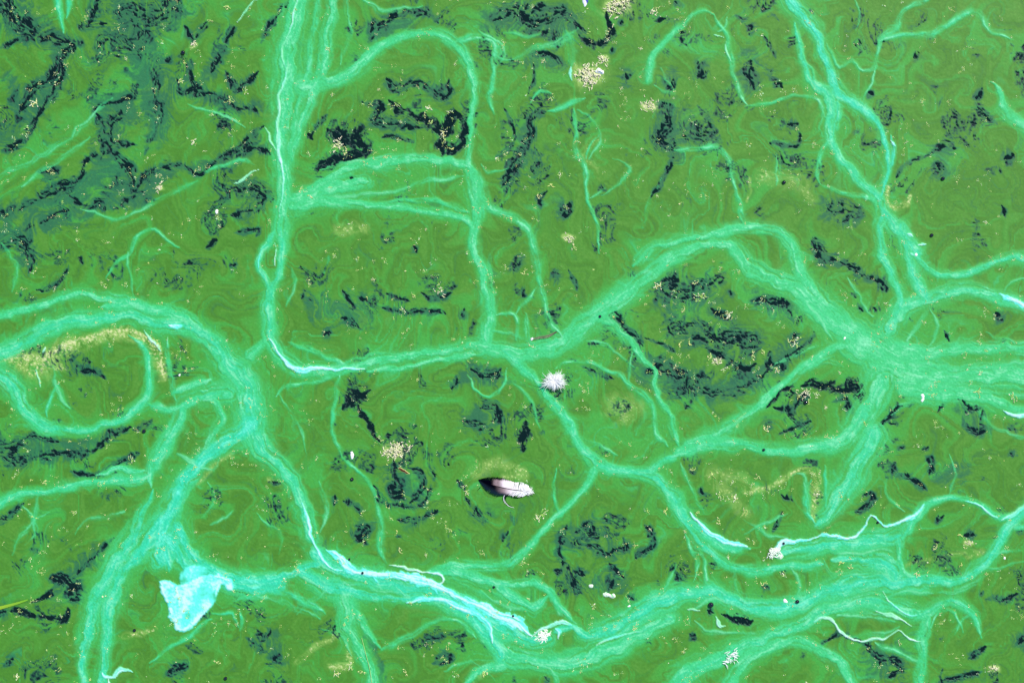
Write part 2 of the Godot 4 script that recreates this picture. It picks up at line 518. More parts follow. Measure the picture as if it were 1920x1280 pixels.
	streak("thick turquoise arch over the loop at the left edge", 0.5, [
		[-45, 685, 18, 0, 662, 17, 52, 635, 14, 112, 606, 14, 182, 596, 13, 242, 592, 13, 302, 606, 13, 352, 614, 14, 392, 636, 16, 424, 675, 20, 455, 712, 24, 470, 760, 28, 476, 810, 24, 502, 852, 18, 542, 892, 13, 562, 932, 12, 574, 982, 12, 588, 1022, 12]])
	streak("outer strand of the double turquoise arch near the left edge", 0.3, [
		[190, 575, 6, 250, 572, 9, 320, 590, 10, 380, 615, 9],
		[-45, 602, 8, 0, 593, 8, 62, 578, 8, 122, 558, 8, 172, 553, 8, 222, 564, 9, 272, 577, 8, 332, 596, 8, 372, 612, 9]])
	streak("short link between the white foam crescent and the left junction", 0.2, [[506, 628, 5, 490, 650, 7, 462, 672, 10]])
	streak("turquoise trunk running from the left junction down to the pale foam sheet", 0.85, [
		[474, 790, 24, 440, 822, 18, 402, 842, 15, 370, 868, 15, 345, 902, 17, 326, 942, 18, 311, 982, 20, 302, 1020, 22, 300, 1060, 14],
		[320, 960, 14, 285, 1000, 18, 262, 1040, 14, 240, 1070, 8],
		[310, 1000, 16, 330, 1040, 16, 350, 1060, 14, 380, 1070, 12],
		[302, 1000, 16, 312, 1050, 14, 318, 1075, 8],
		[330, 985, 16, 345, 1025, 13, 385, 1060, 12, 440, 1085, 15, 500, 1092, 16, 545, 1078, 8, 575, 1062, 8, 605, 1055, 9],
		[420, 1090, 16, 470, 1105, 17, 530, 1098, 14]])
	streak("long turquoise streak sweeping down the lower left to the bottom edge", 0.6, [
		[290, 920, 6, 272, 952, 8, 250, 1002, 16, 220, 1052, 20, 196, 1092, 17, 177, 1132, 16, 166, 1182, 14, 152, 1225, 8, 153, 1265, 7, 168, 1325, 8],
		[300, 1010, 12, 250, 1050, 14, 215, 1100, 14, 205, 1150, 13, 200, 1200, 11, 195, 1240, 11, 190, 1325, 12]])
	streak("turquoise streak from the left edge to the trunk above the dark lower left mat", 0.4, [
		[-45, 960, 10, 0, 940, 8, 52, 925, 7, 122, 912, 7, 202, 900, 8, 265, 895, 9, 282, 885, 8],
		[180, 890, 4, 220, 880, 5, 270, 880, 7],
		[285, 915, 6, 280, 885, 9, 300, 850, 12, 318, 820, 12, 333, 790, 12, 345, 758, 13, 385, 742, 16, 430, 735, 20]])
	streak("inner curl of turquoise scum beside the left junction", 0.3, [[372, 868, 8, 400, 815, 8, 416, 785, 7, 408, 757, 6, 385, 748, 6]])
	streak("lower rim of the loop of scum at the left edge", 0.5, [
		[-45, 690, 10, 0, 702, 16, 32, 735, 16, 46, 770, 13, 82, 797, 12, 122, 808, 9, 172, 805, 7, 216, 790, 7, 250, 767, 8, 276, 745, 8, 281, 702, 7, 279, 667, 6, 262, 642, 5, 240, 630, 4],
		[85, 780, 3, 95, 745, 4, 110, 720, 3]])
	streak("small bridge of scum between the left loop and its neighbouring round mat", 0.3, [
		[275, 752, 7, 312, 765, 6, 345, 760, 8], [325, 742, 7, 352, 727, 7, 395, 712, 8], [312, 632, 3, 314, 680, 4, 325, 722, 6, 330, 750, 6]])
	streak("thin line descending beside the black T shaped opening", 0.3, [
		[640, 700, 4, 630, 740, 4, 625, 780, 3, 630, 822, 4, 652, 866, 4, 680, 890, 4, 700, 922, 4, 712, 972, 5, 715, 1022, 6, 724, 1055, 6]])
	streak("faint mint line under the white foam crescent", 0.1, [[515, 745, 4, 530, 725, 3, 560, 722, 4, 602, 710, 3, 635, 702, 4]])
	streak("turquoise inlet reaching down beside the stippled tan patch", 0.5, [
		[1640, 810, 22, 1605, 880, 20, 1572, 935, 17, 1545, 970, 13, 1526, 984, 9],
		[1545, 870, 4, 1552, 910, 4, 1545, 950, 4], [1520, 900, 4, 1512, 945, 5, 1525, 980, 6]])
	streak("turquoise streak under the white foam line in the lower right", 0.6, [
		[1450, 1042, 8, 1492, 1032, 13, 1562, 1022, 15, 1642, 1012, 17, 1692, 1002, 13],
		[1560, 1050, 8, 1620, 1052, 14, 1662, 1056, 18, 1682, 1085, 18]])
	streak("ring of turquoise scum around the round mat at the right edge", 0.4, [
		[1692, 1010, 8, 1708, 985, 8, 1736, 947, 6, 1772, 935, 5, 1812, 935, 5, 1846, 950, 5, 1870, 970, 5, 1895, 968, 6, 1965, 925, 8],
		[1690, 1000, 8, 1684, 1040, 5, 1696, 1070, 5, 1725, 1090, 6], [1888, 990, 7, 1965, 985, 6]])
	streak("knotted mint line right of the round flecked mat", 0.2, [
		[1280, 1000, 3, 1302, 1035, 4, 1305, 1065, 3, 1300, 1090, 3], [1300, 1030, 3, 1316, 1040, 3, 1322, 1080, 4, 1342, 1105, 5, 1392, 1122, 4]])
	streak("turquoise streak in the lower right corner below the black whale shaped opening", 0.4, [
		[1240, 1325, 14, 1282, 1268, 16, 1332, 1240, 15, 1392, 1214, 13, 1452, 1190, 12, 1512, 1165, 12, 1562, 1140, 13, 1622, 1126, 13, 1682, 1140, 13, 1732, 1150, 13, 1762, 1130, 9, 1792, 1125, 9, 1822, 1150, 7, 1842, 1195, 4]])
	streak("arched turquoise streak reaching the bottom edge right of the white scribble", 0.25, [
		[1350, 1325, 10, 1392, 1246, 11, 1442, 1214, 9, 1502, 1203, 9, 1542, 1220, 9, 1582, 1250, 8, 1622, 1325, 9]])
	streak("forked turquoise streak dropping to the bottom edge left of the small arched line", 0.25, [
		[1742, 1150, 7, 1730, 1200, 7, 1722, 1325, 8], [1640, 1205, 5, 1690, 1225, 6, 1735, 1240, 5]])
	streak("small arched mint line in the lower right corner", 0.2, [[1742, 1180, 3, 1760, 1150, 3, 1790, 1147, 3, 1804, 1188, 3]])
	streak("mint line curving over the lower left mat beneath the pale foam sheet", 0.3, [
		[280, 1240, 3, 300, 1228, 3, 340, 1200, 4, 365, 1180, 5, 395, 1160, 4]])
	streak("pale fringe dangling right of the foam sheet", 0.5, [
		[395, 1150, 3, 415, 1147, 3, 436, 1150, 3, 446, 1175, 3], [452, 1148, 3, 455, 1165, 4, 448, 1182, 2],
		[440, 1128, 4, 490, 1115, 4, 540, 1112, 6, 590, 1135, 6, 610, 1150, 4]])
	streak("faint curved line on the mat left of the broad streak", 0.1, [[200, 520, 2, 235, 480, 3, 260, 445, 3, 290, 432, 3, 315, 452, 3, 335, 462, 6]])
	streak("longer mint smear in the top left corner", 0.5, [[107, -20, 8, 112, 25, 5, 122, 60, 4]])
	streak("shorter mint smear in the top left corner", 0.5, [[132, -20, 5, 130, 5, 5, 126, 32, 4]])
	streak("whitish curl beside the dark filaments near the upper left", 0.2, [[375, 325, 4, 420, 312, 4, 450, 300, 4, 475, 312, 3]])

func wisp(k: float, pts: Array) -> void:
	# faint threads of scum too thin to stand for themselves
	trace(pts, 2.4, 30.0)
	for v in touched:
		var u := s_u[v]
		var g := grain.get_noise_2d(s_s[v] * 0.2 + pts[0], s_d[v] * 2.6 + n_mid[v] * 12.0)
		var a := k * (1.0 - smoothstep(0.2, 1.3, u + n_mid[v] * 0.4 + n_fine[v] * 0.2)) * clampf(0.75 + 1.1 * g, 0.0, 1.0)
		haze[v] = maxf(haze[v], k * 0.7 * (1.0 - smoothstep(0.4, 2.3, u + n_mid[v] * 0.5)))
		line[v] = maxf(line[v], a * (0.5 + 0.6 * g))
		teal[v] = 1.0 - (1.0 - teal[v]) * (1.0 - a * 0.75)

func lay_wisps() -> void:
	for w in [[640, -20, 8, 655, 50, 6, 640, 120, 5], [925, 105, 8, 965, 112, 8, 1005, 92, 6, 1055, 78, 8, 1085, 55, 5], [1062, 62, 8, 1075, 90, 6, 1072, 130, 5], [940, 60, 5, 985, 70, 4, 1030, 62, 4],
		[1240, 130, 5, 1262, 175, 4, 1225, 160, 3], [1345, 60, 4, 1362, 50, 3, 1365, 30, 3], [1455, 290, 4, 1462, 320, 7, 1455, 350, 4], [1600, -10, 3, 1612, 30, 3, 1605, 60, 3], [1545, 200, 4, 1535, 240, 3, 1505, 262, 2],
		[1205, 420, 3, 1218, 380, 3, 1240, 335, 2], [1130, 362, 3, 1160, 345, 3, 1178, 312, 3, 1152, 300, 3], [1105, 370, 4, 1128, 355, 3, 1136, 350, 3], [1085, 205, 5, 1110, 230, 4, 1125, 262, 4, 1105, 300, 4],
		[830, 1258, 5, 870, 1242, 5, 905, 1250, 5, 930, 1275, 4], [1000, 1245, 5, 1032, 1257, 4, 1052, 1300, 4], [480, 960, 3, 525, 1000, 3, 520, 1040, 3], [380, 970, 4, 402, 940, 4, 388, 905, 4], [395, 980, 5, 420, 972, 4, 435, 955, 3],
		[1790, 1190, 4, 1800, 1165, 3, 1830, 1150, 4], [1800, 1085, 6, 1835, 1050, 5, 1870, 1035, 4, 1925, 1030, 4], [1840, 1068, 4, 1872, 1062, 3, 1925, 1050, 3], [1560, 1040, 5, 1620, 1036, 5, 1662, 1030, 5, 1695, 1050, 4], [1660, 1040, 4, 1672, 1062, 3, 1690, 1058, 3],
		[1275, 870, 6, 1292, 910, 5, 1318, 960, 4], [1395, 970, 4, 1440, 1005, 5, 1480, 1010, 5], [1480, 895, 3, 1505, 890, 4, 1515, 930, 5, 1522, 970, 4], [548, 505, 5, 552, 540, 4, 538, 575, 4], [250, 560, 3, 240, 510, 3, 236, 470, 3], [65, 1010, 3, 66, 960, 4, 72, 925, 4], [0, 455, 5, 30, 500, 5, 20, 545, 4],
		[670, -10, 6, 720, 20, 5, 790, 10, 4], [1640, 590, 8, 1615, 560, 5, 1590, 520, 4], [1700, 640, 6, 1730, 600, 6, 1750, 570, 5], [1740, 650, 5, 1760, 610, 4, 1745, 570, 4], [1560, 640, 6, 1540, 600, 6, 1500, 560, 5], [1580, 690, 8, 1540, 680, 5, 1480, 720, 4], [1660, 790, 6, 1690, 760, 6, 1730, 750, 5], [1700, 700, 10, 1800, 725, 8, 1950, 745, 8], [1700, 680, 9, 1800, 690, 8, 1950, 678, 8],
		[560, 360, 9, 640, 365, 8, 720, 360, 7, 800, 340, 5, 870, 330, 6], [600, 320, 6, 680, 300, 6, 740, 290, 5], [925, 620, 6, 960, 625, 8, 1000, 640, 8], [985, 590, 5, 990, 630, 6, 1010, 650, 6], [1100, 640, 5, 1140, 650, 4, 1190, 690, 4], [1190, 650, 4, 1180, 700, 3, 1195, 740, 3], [960, 720, 5, 1000, 760, 4, 1010, 800, 4], [1060, 800, 6, 1110, 830, 6, 1160, 850, 6],
		[600, 900, 5, 610, 950, 5, 600, 1000, 5], [520, 740, 4, 560, 790, 3, 570, 850, 3], [640, 1060, 6, 600, 1110, 6, 560, 1150, 5], [680, 1090, 6, 720, 1110, 6, 790, 1100, 5], [850, 1080, 6, 900, 1105, 6, 940, 1130, 6, 990, 1150, 6], [1040, 1120, 5, 1050, 1150, 4, 1080, 1165, 4], [480, 1120, 6, 540, 1130, 5, 600, 1160, 6], [600, 1180, 5, 640, 1190, 4, 660, 1230, 4], [60, 640, 8, 90, 610, 6, 140, 590, 6],
		[100, 690, 5, 110, 740, 4, 130, 770, 4], [330, 850, 8, 400, 880, 5, 410, 850, 4], [230, 960, 6, 160, 980, 4, 140, 1000, 3], [40, 950, 5, 70, 990, 4, 50, 1020, 3], [20, 1040, 5, 40, 1000, 5, 90, 960, 4], [350, 200, 4, 420, 215, 4, 460, 240, 4], [0, 330, 7, 80, 290, 6, 150, 240, 6, 210, 180, 5], [40, 350, 5, 110, 300, 5, 170, 260, 5], [150, 390, 4, 220, 410, 4, 300, 370, 5, 370, 340, 5],
		[1850, 620, 4, 1890, 640, 4, 1950, 640, 4], [1880, 545, 4, 1895, 530, 3, 1950, 520, 3], [1830, 760, 5, 1880, 810, 4, 1950, 820, 4], [1700, 960, 3, 1665, 930, 3, 1665, 880, 3], [1780, 930, 4, 1790, 890, 3, 1780, 850, 3], [1480, 1062, 6, 1500, 1095, 5, 1490, 1130, 6], [1545, 1050, 6, 1560, 1075, 5, 1600, 1085, 6], [1380, 1075, 5, 1378, 1105, 5, 1400, 1128, 5], [1570, 1155, 8, 1620, 1150, 10, 1680, 1165, 8], [1590, 1190, 6, 1640, 1190, 6, 1690, 1175, 5], [1420, 1155, 8, 1450, 1150, 6, 1490, 1150, 8], [1430, 1180, 6, 1450, 1188, 5, 1490, 1178, 5], [1610, 1130, 10, 1680, 1110, 10, 1750, 1110, 8], [1760, 1110, 6, 1800, 1105, 6, 1850, 1080, 5], [1300, 1140, 8, 1340, 1125, 8, 1420, 1150, 8], [1300, 1165, 8, 1350, 1185, 8, 1430, 1180, 8], [900, 60, 8, 940, 90, 8, 930, 130, 8], [1440, 690, 5, 1500, 660, 5, 1560, 640, 5], [1270, 1060, 4, 1250, 1100, 4, 1230, 1130, 5], [1400, 1000, 4, 1440, 980, 4, 1480, 960, 3]]:
		wisp(0.85, w)

func lay_ridges() -> void:
	ridge("glossy white cyan crescent of foam at the bend left of centre", 0.95, [[508, 632, 2, 518, 660, 3, 535, 681, 5, 560, 692, 6, 600, 692, 5, 640, 690, 3, 685, 690, 2]])
	ridge("thin white foam seam down the broad streak at the top", 0.72, [[556, -20, 2, 548, 30, 2, 537, 70, 2, 530, 105, 3, 535, 135, 2, 526, 170, 3, 521, 220, 3, 524, 290, 4, 529, 340, 3, 525, 400, 2]])
	ridge("pale foam edge left of the small eye in the split loop", 0.62, [[497, 452, 2, 488, 480, 2, 486, 505, 2]])
	ridge("pale foam edge right of the small eye in the split loop", 0.62, [[514, 452, 2, 516, 470, 2, 512, 500, 2]])
	ridge("long bright cyan foam ridge running along the bottom streak", 1.0, [
		[608, 1030, 3, 640, 1045, 6, 655, 1065, 9, 690, 1075, 8, 730, 1076, 9, 780, 1085, 12, 815, 1093, 11, 850, 1112, 8, 880, 1130, 10, 920, 1144, 14, 955, 1162, 16, 985, 1182, 9, 1002, 1190, 4],
		[730, 1058, 2, 780, 1068, 3, 820, 1073, 3, 831, 1083, 3, 822, 1092, 4]])
	ridge("second cyan foam strand below the long bright ridge", 0.85, [[765, 1126, 4, 805, 1124, 5, 850, 1132, 6, 890, 1150, 8, 915, 1168, 8, 922, 1185, 5, 926, 1205, 3]])
	ridge("narrow cyan foam edge leading down to the long bottom ridge", 0.8, [[565, 940, 2, 578, 985, 4, 590, 1022, 3, 610, 1050, 4, 628, 1066, 6], [628, 1066, 3, 648, 1070, 3]])
	ridge("cyan foam arc around the white foam blob at the bottom", 0.8, [[1000, 1192, 4, 1015, 1178, 4, 1045, 1165, 5, 1072, 1168, 4], [1045, 1200, 4, 1050, 1185, 6, 1042, 1175, 5]])
	ridge("white cyan foam ridge tapering along the upper side of the lower right streak", 0.95, [[1296, 962, 3, 1318, 988, 5, 1345, 1006, 5, 1375, 1015, 5, 1400, 1027, 7]])
	ridge("crisp white foam line with a sharp peak across the lower right", 0.95, [[1440, 1040, 7, 1455, 1028, 6, 1475, 1017, 6, 1502, 1014, 3, 1540, 1006, 3, 1585, 1006, 4, 1610, 998, 3, 1625, 985, 3, 1633, 966, 2, 1645, 975, 3, 1660, 984, 3, 1690, 982, 3, 1715, 965, 5, 1733, 945, 4]])
	ridge("white foam edge on the top right of the round mat at the right edge", 0.7, [[1810, 937, 2, 1840, 948, 2, 1858, 965, 3, 1872, 972, 2]])
	ridge("whitish foam slash at the right edge beside the round mat", 0.7, [[1880, 975, 4, 1905, 958, 5, 1940, 938, 5]])
	ridge("white foam line along the lower rim of the olive lens in the lower right", 0.8, [
		[1525, 1166, 2, 1545, 1160, 4, 1562, 1167, 4, 1575, 1184, 3, 1600, 1198, 3, 1625, 1202, 3, 1655, 1195, 3, 1685, 1182, 2, 1700, 1192, 2, 1718, 1202, 4, 1728, 1202, 2]])
	ridge("white foam line on the upper right rim of the lower right lens", 0.8, [[1640, 1142, 2, 1662, 1152, 4, 1685, 1160, 3, 1712, 1172, 2]])
	ridge("jagged mint foam line above the lower right arch", 0.6, [[1655, 1110, 2, 1662, 1122, 2, 1675, 1135, 2, 1700, 1150, 2, 1720, 1150, 2]])
	ridge("pale foam crust at the bottom left end of the long streak", 0.9, [[192, 1258, 3, 200, 1268, 5, 215, 1267, 4, 230, 1256, 5, 247, 1257, 4], [205, 1268, 3, 203, 1290, 2]])
	ridge("white crinkled foam line on the right side of the cream band in the left loop", 0.9, [[270, 615, 2, 282, 632, 3, 292, 645, 4, 301, 658, 3]])
	ridge("small white foam spike low in the cream band at the left edge", 0.9, [[66, 695, 2, 74, 712, 3, 76, 725, 2]])
	ridge("small white foam spike high in the cream band at the left edge", 0.9, [[85, 650, 2, 78, 665, 3]])
	ridge("pale foam flake on the left arch", 0.85, [[318, 610, 3, 330, 613, 6, 340, 613, 3]])
	ridge("cyan foam glint at the right edge below the wide band", 0.9, [[1885, 770, 3, 1905, 776, 5, 1965, 788, 4]])
	ridge("cyan foam tip at the right edge on the arc above the wide band", 0.9, [[1870, 548, 3, 1915, 570, 8, 1965, 580, 8]])
	ridge("upper white foam splash on the right side streak", 0.85, [[1700, 437, 3, 1712, 440, 5]])
	ridge("middle white foam splash on the right side streak", 0.85, [[1720, 458, 4, 1735, 460, 5]])
	ridge("lowest white foam splash on the right side streak", 0.85, [[1707, 475, 3, 1716, 479, 3]])
	ridge("foam dab at the bend of the bright upper right streak", 0.75, [[1672, 265, 5, 1680, 275, 5]])
	ridge("foam dab at the lower tip of the oval ringed mat", 0.75, [[1618, 368, 4, 1626, 370, 4]])
	ridge("white foam wisp beneath the middle of the bright bottom ridge", 0.7, [[805, 1100, 2, 814, 1104, 2, 820, 1112, 2]])
	ridge("short foam tick beneath the left half of the bright bottom ridge", 0.7, [[697, 1081, 3, 706, 1090, 3]])
	ridge("pale foam thread along the lower side of the wide lower right streak", 0.62, [[1120, 1213, 2, 1150, 1192, 3, 1185, 1185, 2, 1225, 1168, 4]])
	ridge("pale foam hook beside the black whale shaped opening", 0.8, [[1344, 1152, 3, 1347, 1163, 4, 1353, 1173, 3, 1362, 1169, 2]])
	ridge("short pale foam line left of the whale shaped opening", 0.8, [[1287, 1142, 2, 1312, 1141, 2]])
	ridge("pale mint crust of foam left of the large cream clump", 0.85, [[1072, 125, 4, 1068, 140, 5, 1070, 150, 3]])
	ridge("white squiggle of foam near the top left of the broad streak", 0.7, [[440, 42, 2, 455, 25, 2, 470, 12, 2, 485, 0, 2]])
	ridge("short white comet of foam left of the broad streak", 0.85, [[442, 343, 4, 455, 335, 3, 470, 323, 2, 482, 320, 2]])
	ridge("wiggly pale thread against the left side of the broad streak", 0.65, [[497, 237, 2, 507, 250, 2, 512, 268, 2, 518, 280, 2]])
	ridge("pale crust at the peak of the tent shaped mint line", 0.6, [[1337, 67, 2, 1355, 73, 4]])
	ridge("pale thread down the right slope of the tent shaped line", 0.6, [[1360, 80, 2, 1372, 115, 2]])

func lay_soft() -> void:
	# torn, open water: traced slits and pools
	dk(1.05, [0, -30, 16, 15, 10, 20, 32, 35, 20, 60, 55, 16, 105, 74, 12, 138, 86, 11, 122, 98, 12, 104, 125, 9, 88, 155, 9, 58, 172, 9, 44, 200, 9, 38, 215, 8])
	dk(0.95, [45, 62, 4, 18, 82, 4, -5, 95, 4])
	dk(0.9, [108, 120, 10, 112, 150, 8, 100, 175, 8, 80, 200, 6, 60, 230, 5, 35, 270, 6, 5, 285, 8])
	dk(0.72, [270, 60, 14, 265, 80, 14, 230, 78, 5, 265, 100, 12, 290, 120, 10, 292, 170, 9, 300, 215, 6, 285, 250, 6, 270, 290, 6])
	dk(0.92, [250, 160, 9, 255, 175, 7, 225, 188, 5, 185, 198, 5, 178, 215, 6, 190, 235, 7, 192, 262, 8, 196, 285, 6, 190, 300, 5])
	dk(0.85, [225, 205, 10, 215, 225, 10, 205, 250, 5, 215, 268, 5, 255, 274, 5])
	dk(0.95, [196, 265, 5, 208, 285, 6, 225, 300, 8, 240, 315, 8, 250, 340, 7, 245, 362, 9])
	dk(0.95, [190, 285, 5, 160, 305, 7, 148, 335, 10, 120, 350, 11, 90, 362, 8, 40, 385, 6, -10, 405, 7])
	dk(1.0, [70, 325, 5, 85, 324, 6, 105, 325, 9, 80, 340, 6])
	dk(0.9, [130, 365, 6, 160, 385, 5, 210, 390, 5, 245, 370, 6, 268, 330, 6, 300, 315, 5, 345, 312, 4, 372, 326, 5, 405, 302, 5, 440, 285, 6, 470, 255, 6, 495, 235, 4])
	dk(0.8, [440, 295, 8, 480, 275, 11, 505, 290, 8])
	dk(0.7, [430, 365, 14, 470, 350, 14, 495, 370, 12, 460, 400, 8, 430, 405, 6])
	dk(0.85, [0, 455, 16, 30, 445, 12, 55, 470, 12, 58, 490, 8, 48, 510, 6])
	dk(0.8, [40, 430, 8, 85, 415, 6, 140, 385, 7])
	dk(0.7, [190, 0, 10, 170, 40, 8, 155, 50, 8, 200, 45, 6])
	dk(0.55, [230, 20, 30, 290, 30, 30, 330, 10, 25])
	dk(0.55, [180, 110, 22, 200, 70, 18])
	dk(1.0, [328, 148, 4, 335, 165, 5, 340, 175, 5, 362, 165, 5, 362, 180, 5, 374, 175, 5, 400, 180, 6, 425, 188, 5, 448, 200, 6, 478, 207, 5, 486, 215, 5])
	dk(0.95, [355, 110, 6, 358, 135, 4, 365, 160, 6, 385, 174, 4])
	dk(1.0, [435, 48, 9, 428, 75, 5, 418, 100, 5, 402, 115, 8, 395, 135, 5])
	dk(0.95, [425, 135, 6, 440, 165, 7, 470, 150, 6, 485, 135, 4])
	dk(0.85, [315, 115, 6, 318, 110, 4]); dk(0.8, [490, 80, 5, 497, 65, 5, 530, 15, 5, 540, 0, 5])
	dk(0.7, [350, 50, 6, 360, 75, 5, 390, 45, 6])
	dk(1.2, [580, 250, 4, 588, 262, 7]); dk(1.2, [612, 240, 8, 640, 250, 20, 670, 262, 17, 688, 280, 9, 660, 292, 12, 630, 300, 12, 605, 310, 11, 594, 324, 5])
	dk(0.9, [610, 215, 4, 598, 235, 4, 588, 255, 4])
	dk(1.15, [725, 190, 5, 745, 208, 10, 765, 215, 9, 790, 222, 11, 818, 238, 11, 835, 255, 10, 850, 215, 8, 872, 228, 7, 868, 255, 8, 855, 280, 8, 835, 280, 10, 822, 262, 10])
	dk(0.75, [680, 195, 6, 710, 200, 8, 700, 225, 8, 760, 235, 7, 790, 235, 5])
	dk(0.7, [725, 145, 8, 740, 165, 10, 775, 155, 8, 800, 165, 9, 835, 185, 7, 840, 150, 6])
	dk(0.85, [715, 258, 3, 745, 256, 6, 775, 268, 4]); dk(0.95, [660, 335, 6, 675, 338, 6])
	dk(0.62, [690, 80, 9, 700, 50, 10, 740, 30, 8, 800, 20, 6, 820, 45, 6])
	dk(0.75, [925, 35, 10, 960, 20, 14, 1000, 40, 16, 1050, 30, 8, 1075, 45, 8, 1100, 65, 7])
	dk(0.75, [960, 15, 8, 1020, 15, 6, 1060, 18, 10]); dk(0.7, [1020, 60, 10, 1050, 80, 10])
	dk(1.15, [1137, 22, 4, 1140, 45, 4, 1146, 60, 6, 1140, 72, 5, 1128, 80, 7, 1117, 84, 8, 1090, 76, 4, 1082, 68, 3])
	dk(1.1, [1162, 40, 4, 1168, 48, 5]); dk(1.1, [1149, 92, 4, 1148, 98, 4]); dk(1.1, [1228, 36, 4, 1246, 34, 3])
	dk(0.9, [1265, 5, 6, 1275, 15, 4]); dk(0.85, [1195, 33, 3, 1205, 31, 3])
	dk(0.85, [995, 105, 5, 1020, 100, 5, 1045, 105, 6, 1055, 122, 7]); dk(0.72, [1000, 120, 4, 1000, 150, 4, 992, 175, 4])
	dk(0.85, [1020, 212, 7, 990, 228, 6, 1000, 248, 8, 985, 275, 10, 970, 300, 10, 955, 330, 9, 945, 370, 4])
	dk(0.7, [945, 205, 3, 955, 235, 3, 965, 265, 3, 930, 295, 5]); dk(0.62, [1010, 280, 12, 1000, 330, 10])
	dk(1.05, [1025, 360, 4, 1012, 372, 5, 1015, 390, 5]); dk(0.8, [1045, 385, 10, 1060, 395, 8, 1070, 380, 5])
	dk(0.72, [1172, 140, 12, 1178, 155, 10]); dk(0.68, [1260, 150, 10, 1250, 200, 12, 1255, 230, 12, 1235, 260, 16, 1265, 275, 10])
	dk(0.8, [1265, 285, 5, 1255, 315, 4, 1235, 350, 5, 1222, 372, 4])
	dk(0.65, [1320, 115, 10, 1310, 145, 10]); dk(0.72, [1400, 120, 12, 1412, 145, 12, 1420, 165, 8])
	dk(0.75, [1430, 65, 4, 1445, 85, 4, 1455, 110, 4]); dk(0.7, [1440, 130, 5, 1455, 155, 5, 1465, 165, 4]); dk(0.66, [1380, 30, 5, 1410, 50, 5, 1400, 70, 5]); dk(0.66, [1425, 10, 4, 1460, 40, 5])
	dk(0.62, [1290, 215, 12, 1300, 245, 16, 1340, 260, 8, 1310, 200, 8]); dk(0.72, [1480, 235, 9, 1500, 228, 5]); dk(0.66, [1440, 265, 4, 1490, 275, 4, 1500, 245, 4])
	dk(0.72, [1840, 165, 7, 1832, 195, 6, 1850, 215, 7, 1870, 232, 6]); dk(1.0, [1627, 178, 6, 1634, 180, 5]); dk(0.7, [1665, 230, 3, 1672, 210, 3])
	dk(0.75, [1680, 335, 4, 1710, 300, 4, 1745, 285, 5, 1775, 270, 10, 1790, 280, 8]); dk(0.7, [1755, 310, 14, 1770, 320, 10]); dk(0.72, [1880, 300, 10, 1900, 290, 8]); dk(0.8, [1878, 385, 5, 1885, 410, 5]); dk(0.6, [1910, 260, 8])
	dk(0.6, [1600, 245, 5, 1610, 250, 5]); dk(0.68, [1555, 385, 12, 1590, 395, 14, 1610, 400, 10, 1575, 415, 12]); dk(0.6, [1720, 110, 7, 1715, 100, 5])
	dk(0.75, [1525, 450, 8, 1545, 480, 10, 1570, 490, 7, 1600, 500, 7, 1625, 520, 8, 1655, 530, 9, 1660, 548, 8]); dk(1.1, [1598, 550, 4, 1604, 560, 4]); dk(0.85, [1610, 570, 6, 1620, 580, 5])
	dk(0.95, [1870, 585, 8, 1880, 605, 9]); dk(0.7, [1845, 583, 6]); dk(0.68, [1770, 582, 4, 1800, 590, 3]); dk(0.66, [1770, 620, 3, 1780, 640, 3])
	# the dark speckled mat right of centre
	dk(0.95, [1142, 575, 7, 1152, 590, 10, 1170, 605, 7, 1190, 630, 7, 1205, 650, 6]); dk(0.9, [1205, 635, 3, 1240, 645, 3, 1265, 660, 6])
	dk(0.72, [1220, 700, 12, 1250, 690, 14, 1275, 705, 14, 1235, 670, 8]); dk(0.62, [1240, 540, 20, 1300, 545, 20, 1350, 520, 10])
	dk(0.95, [1295, 530, 5, 1305, 545, 5]); dk(1.0, [1335, 580, 8, 1350, 590, 8, 1370, 600, 5]); dk(0.95, [1368, 555, 5, 1372, 545, 5]); dk(0.75, [1410, 560, 10, 1440, 565, 12, 1475, 572, 9, 1485, 590, 5])
	dk(1.0, [1350, 625, 7, 1380, 628, 6]); dk(0.9, [1485, 625, 8, 1490, 645, 9]); dk(1.0, [1465, 680, 8, 1460, 695, 6]); dk(0.9, [1325, 655, 7, 1350, 668, 8, 1365, 675, 6, 1390, 692, 6, 1420, 680, 6])
	dk(0.95, [1305, 700, 8, 1330, 705, 5]); dk(0.85, [1285, 630, 8]); dk(0.78, [1445, 660, 7, 1440, 690, 5, 1490, 660, 7, 1520, 640, 4, 1525, 620, 4]); dk(0.72, [1290, 720, 14, 1330, 735, 10, 1380, 735, 9, 1420, 715, 7, 1445, 690, 6]); dk(0.7, [1285, 770, 8, 1300, 750, 6])
	dk(0.7, [1260, 610, 20, 1380, 640, 20, 1420, 640, 16])
	dk(1.2, [1438, 760, 6, 1447, 748, 10, 1465, 734, 8, 1482, 728, 6, 1490, 738, 5]); dk(1.2, [1505, 722, 6, 1530, 718, 8, 1560, 728, 9, 1590, 725, 10, 1606, 722, 9, 1612, 740, 8, 1616, 755, 6]); dk(1.0, [1450, 762, 5, 1490, 765, 4, 1500, 745, 8, 1520, 745, 6]); dk(0.85, [1560, 755, 4, 1590, 745, 5, 1598, 772, 8, 1605, 765, 5])
	dk(0.85, [1440, 795, 7, 1448, 795, 6]); dk(0.8, [1520, 788, 6, 1460, 815, 4])
	# lower middle
	dk(1.25, [640, 768, 8, 652, 752, 13, 672, 740, 12, 692, 733, 6]); dk(1.25, [668, 758, 8, 680, 775, 5, 690, 795, 5, 698, 812, 5, 712, 830, 3])
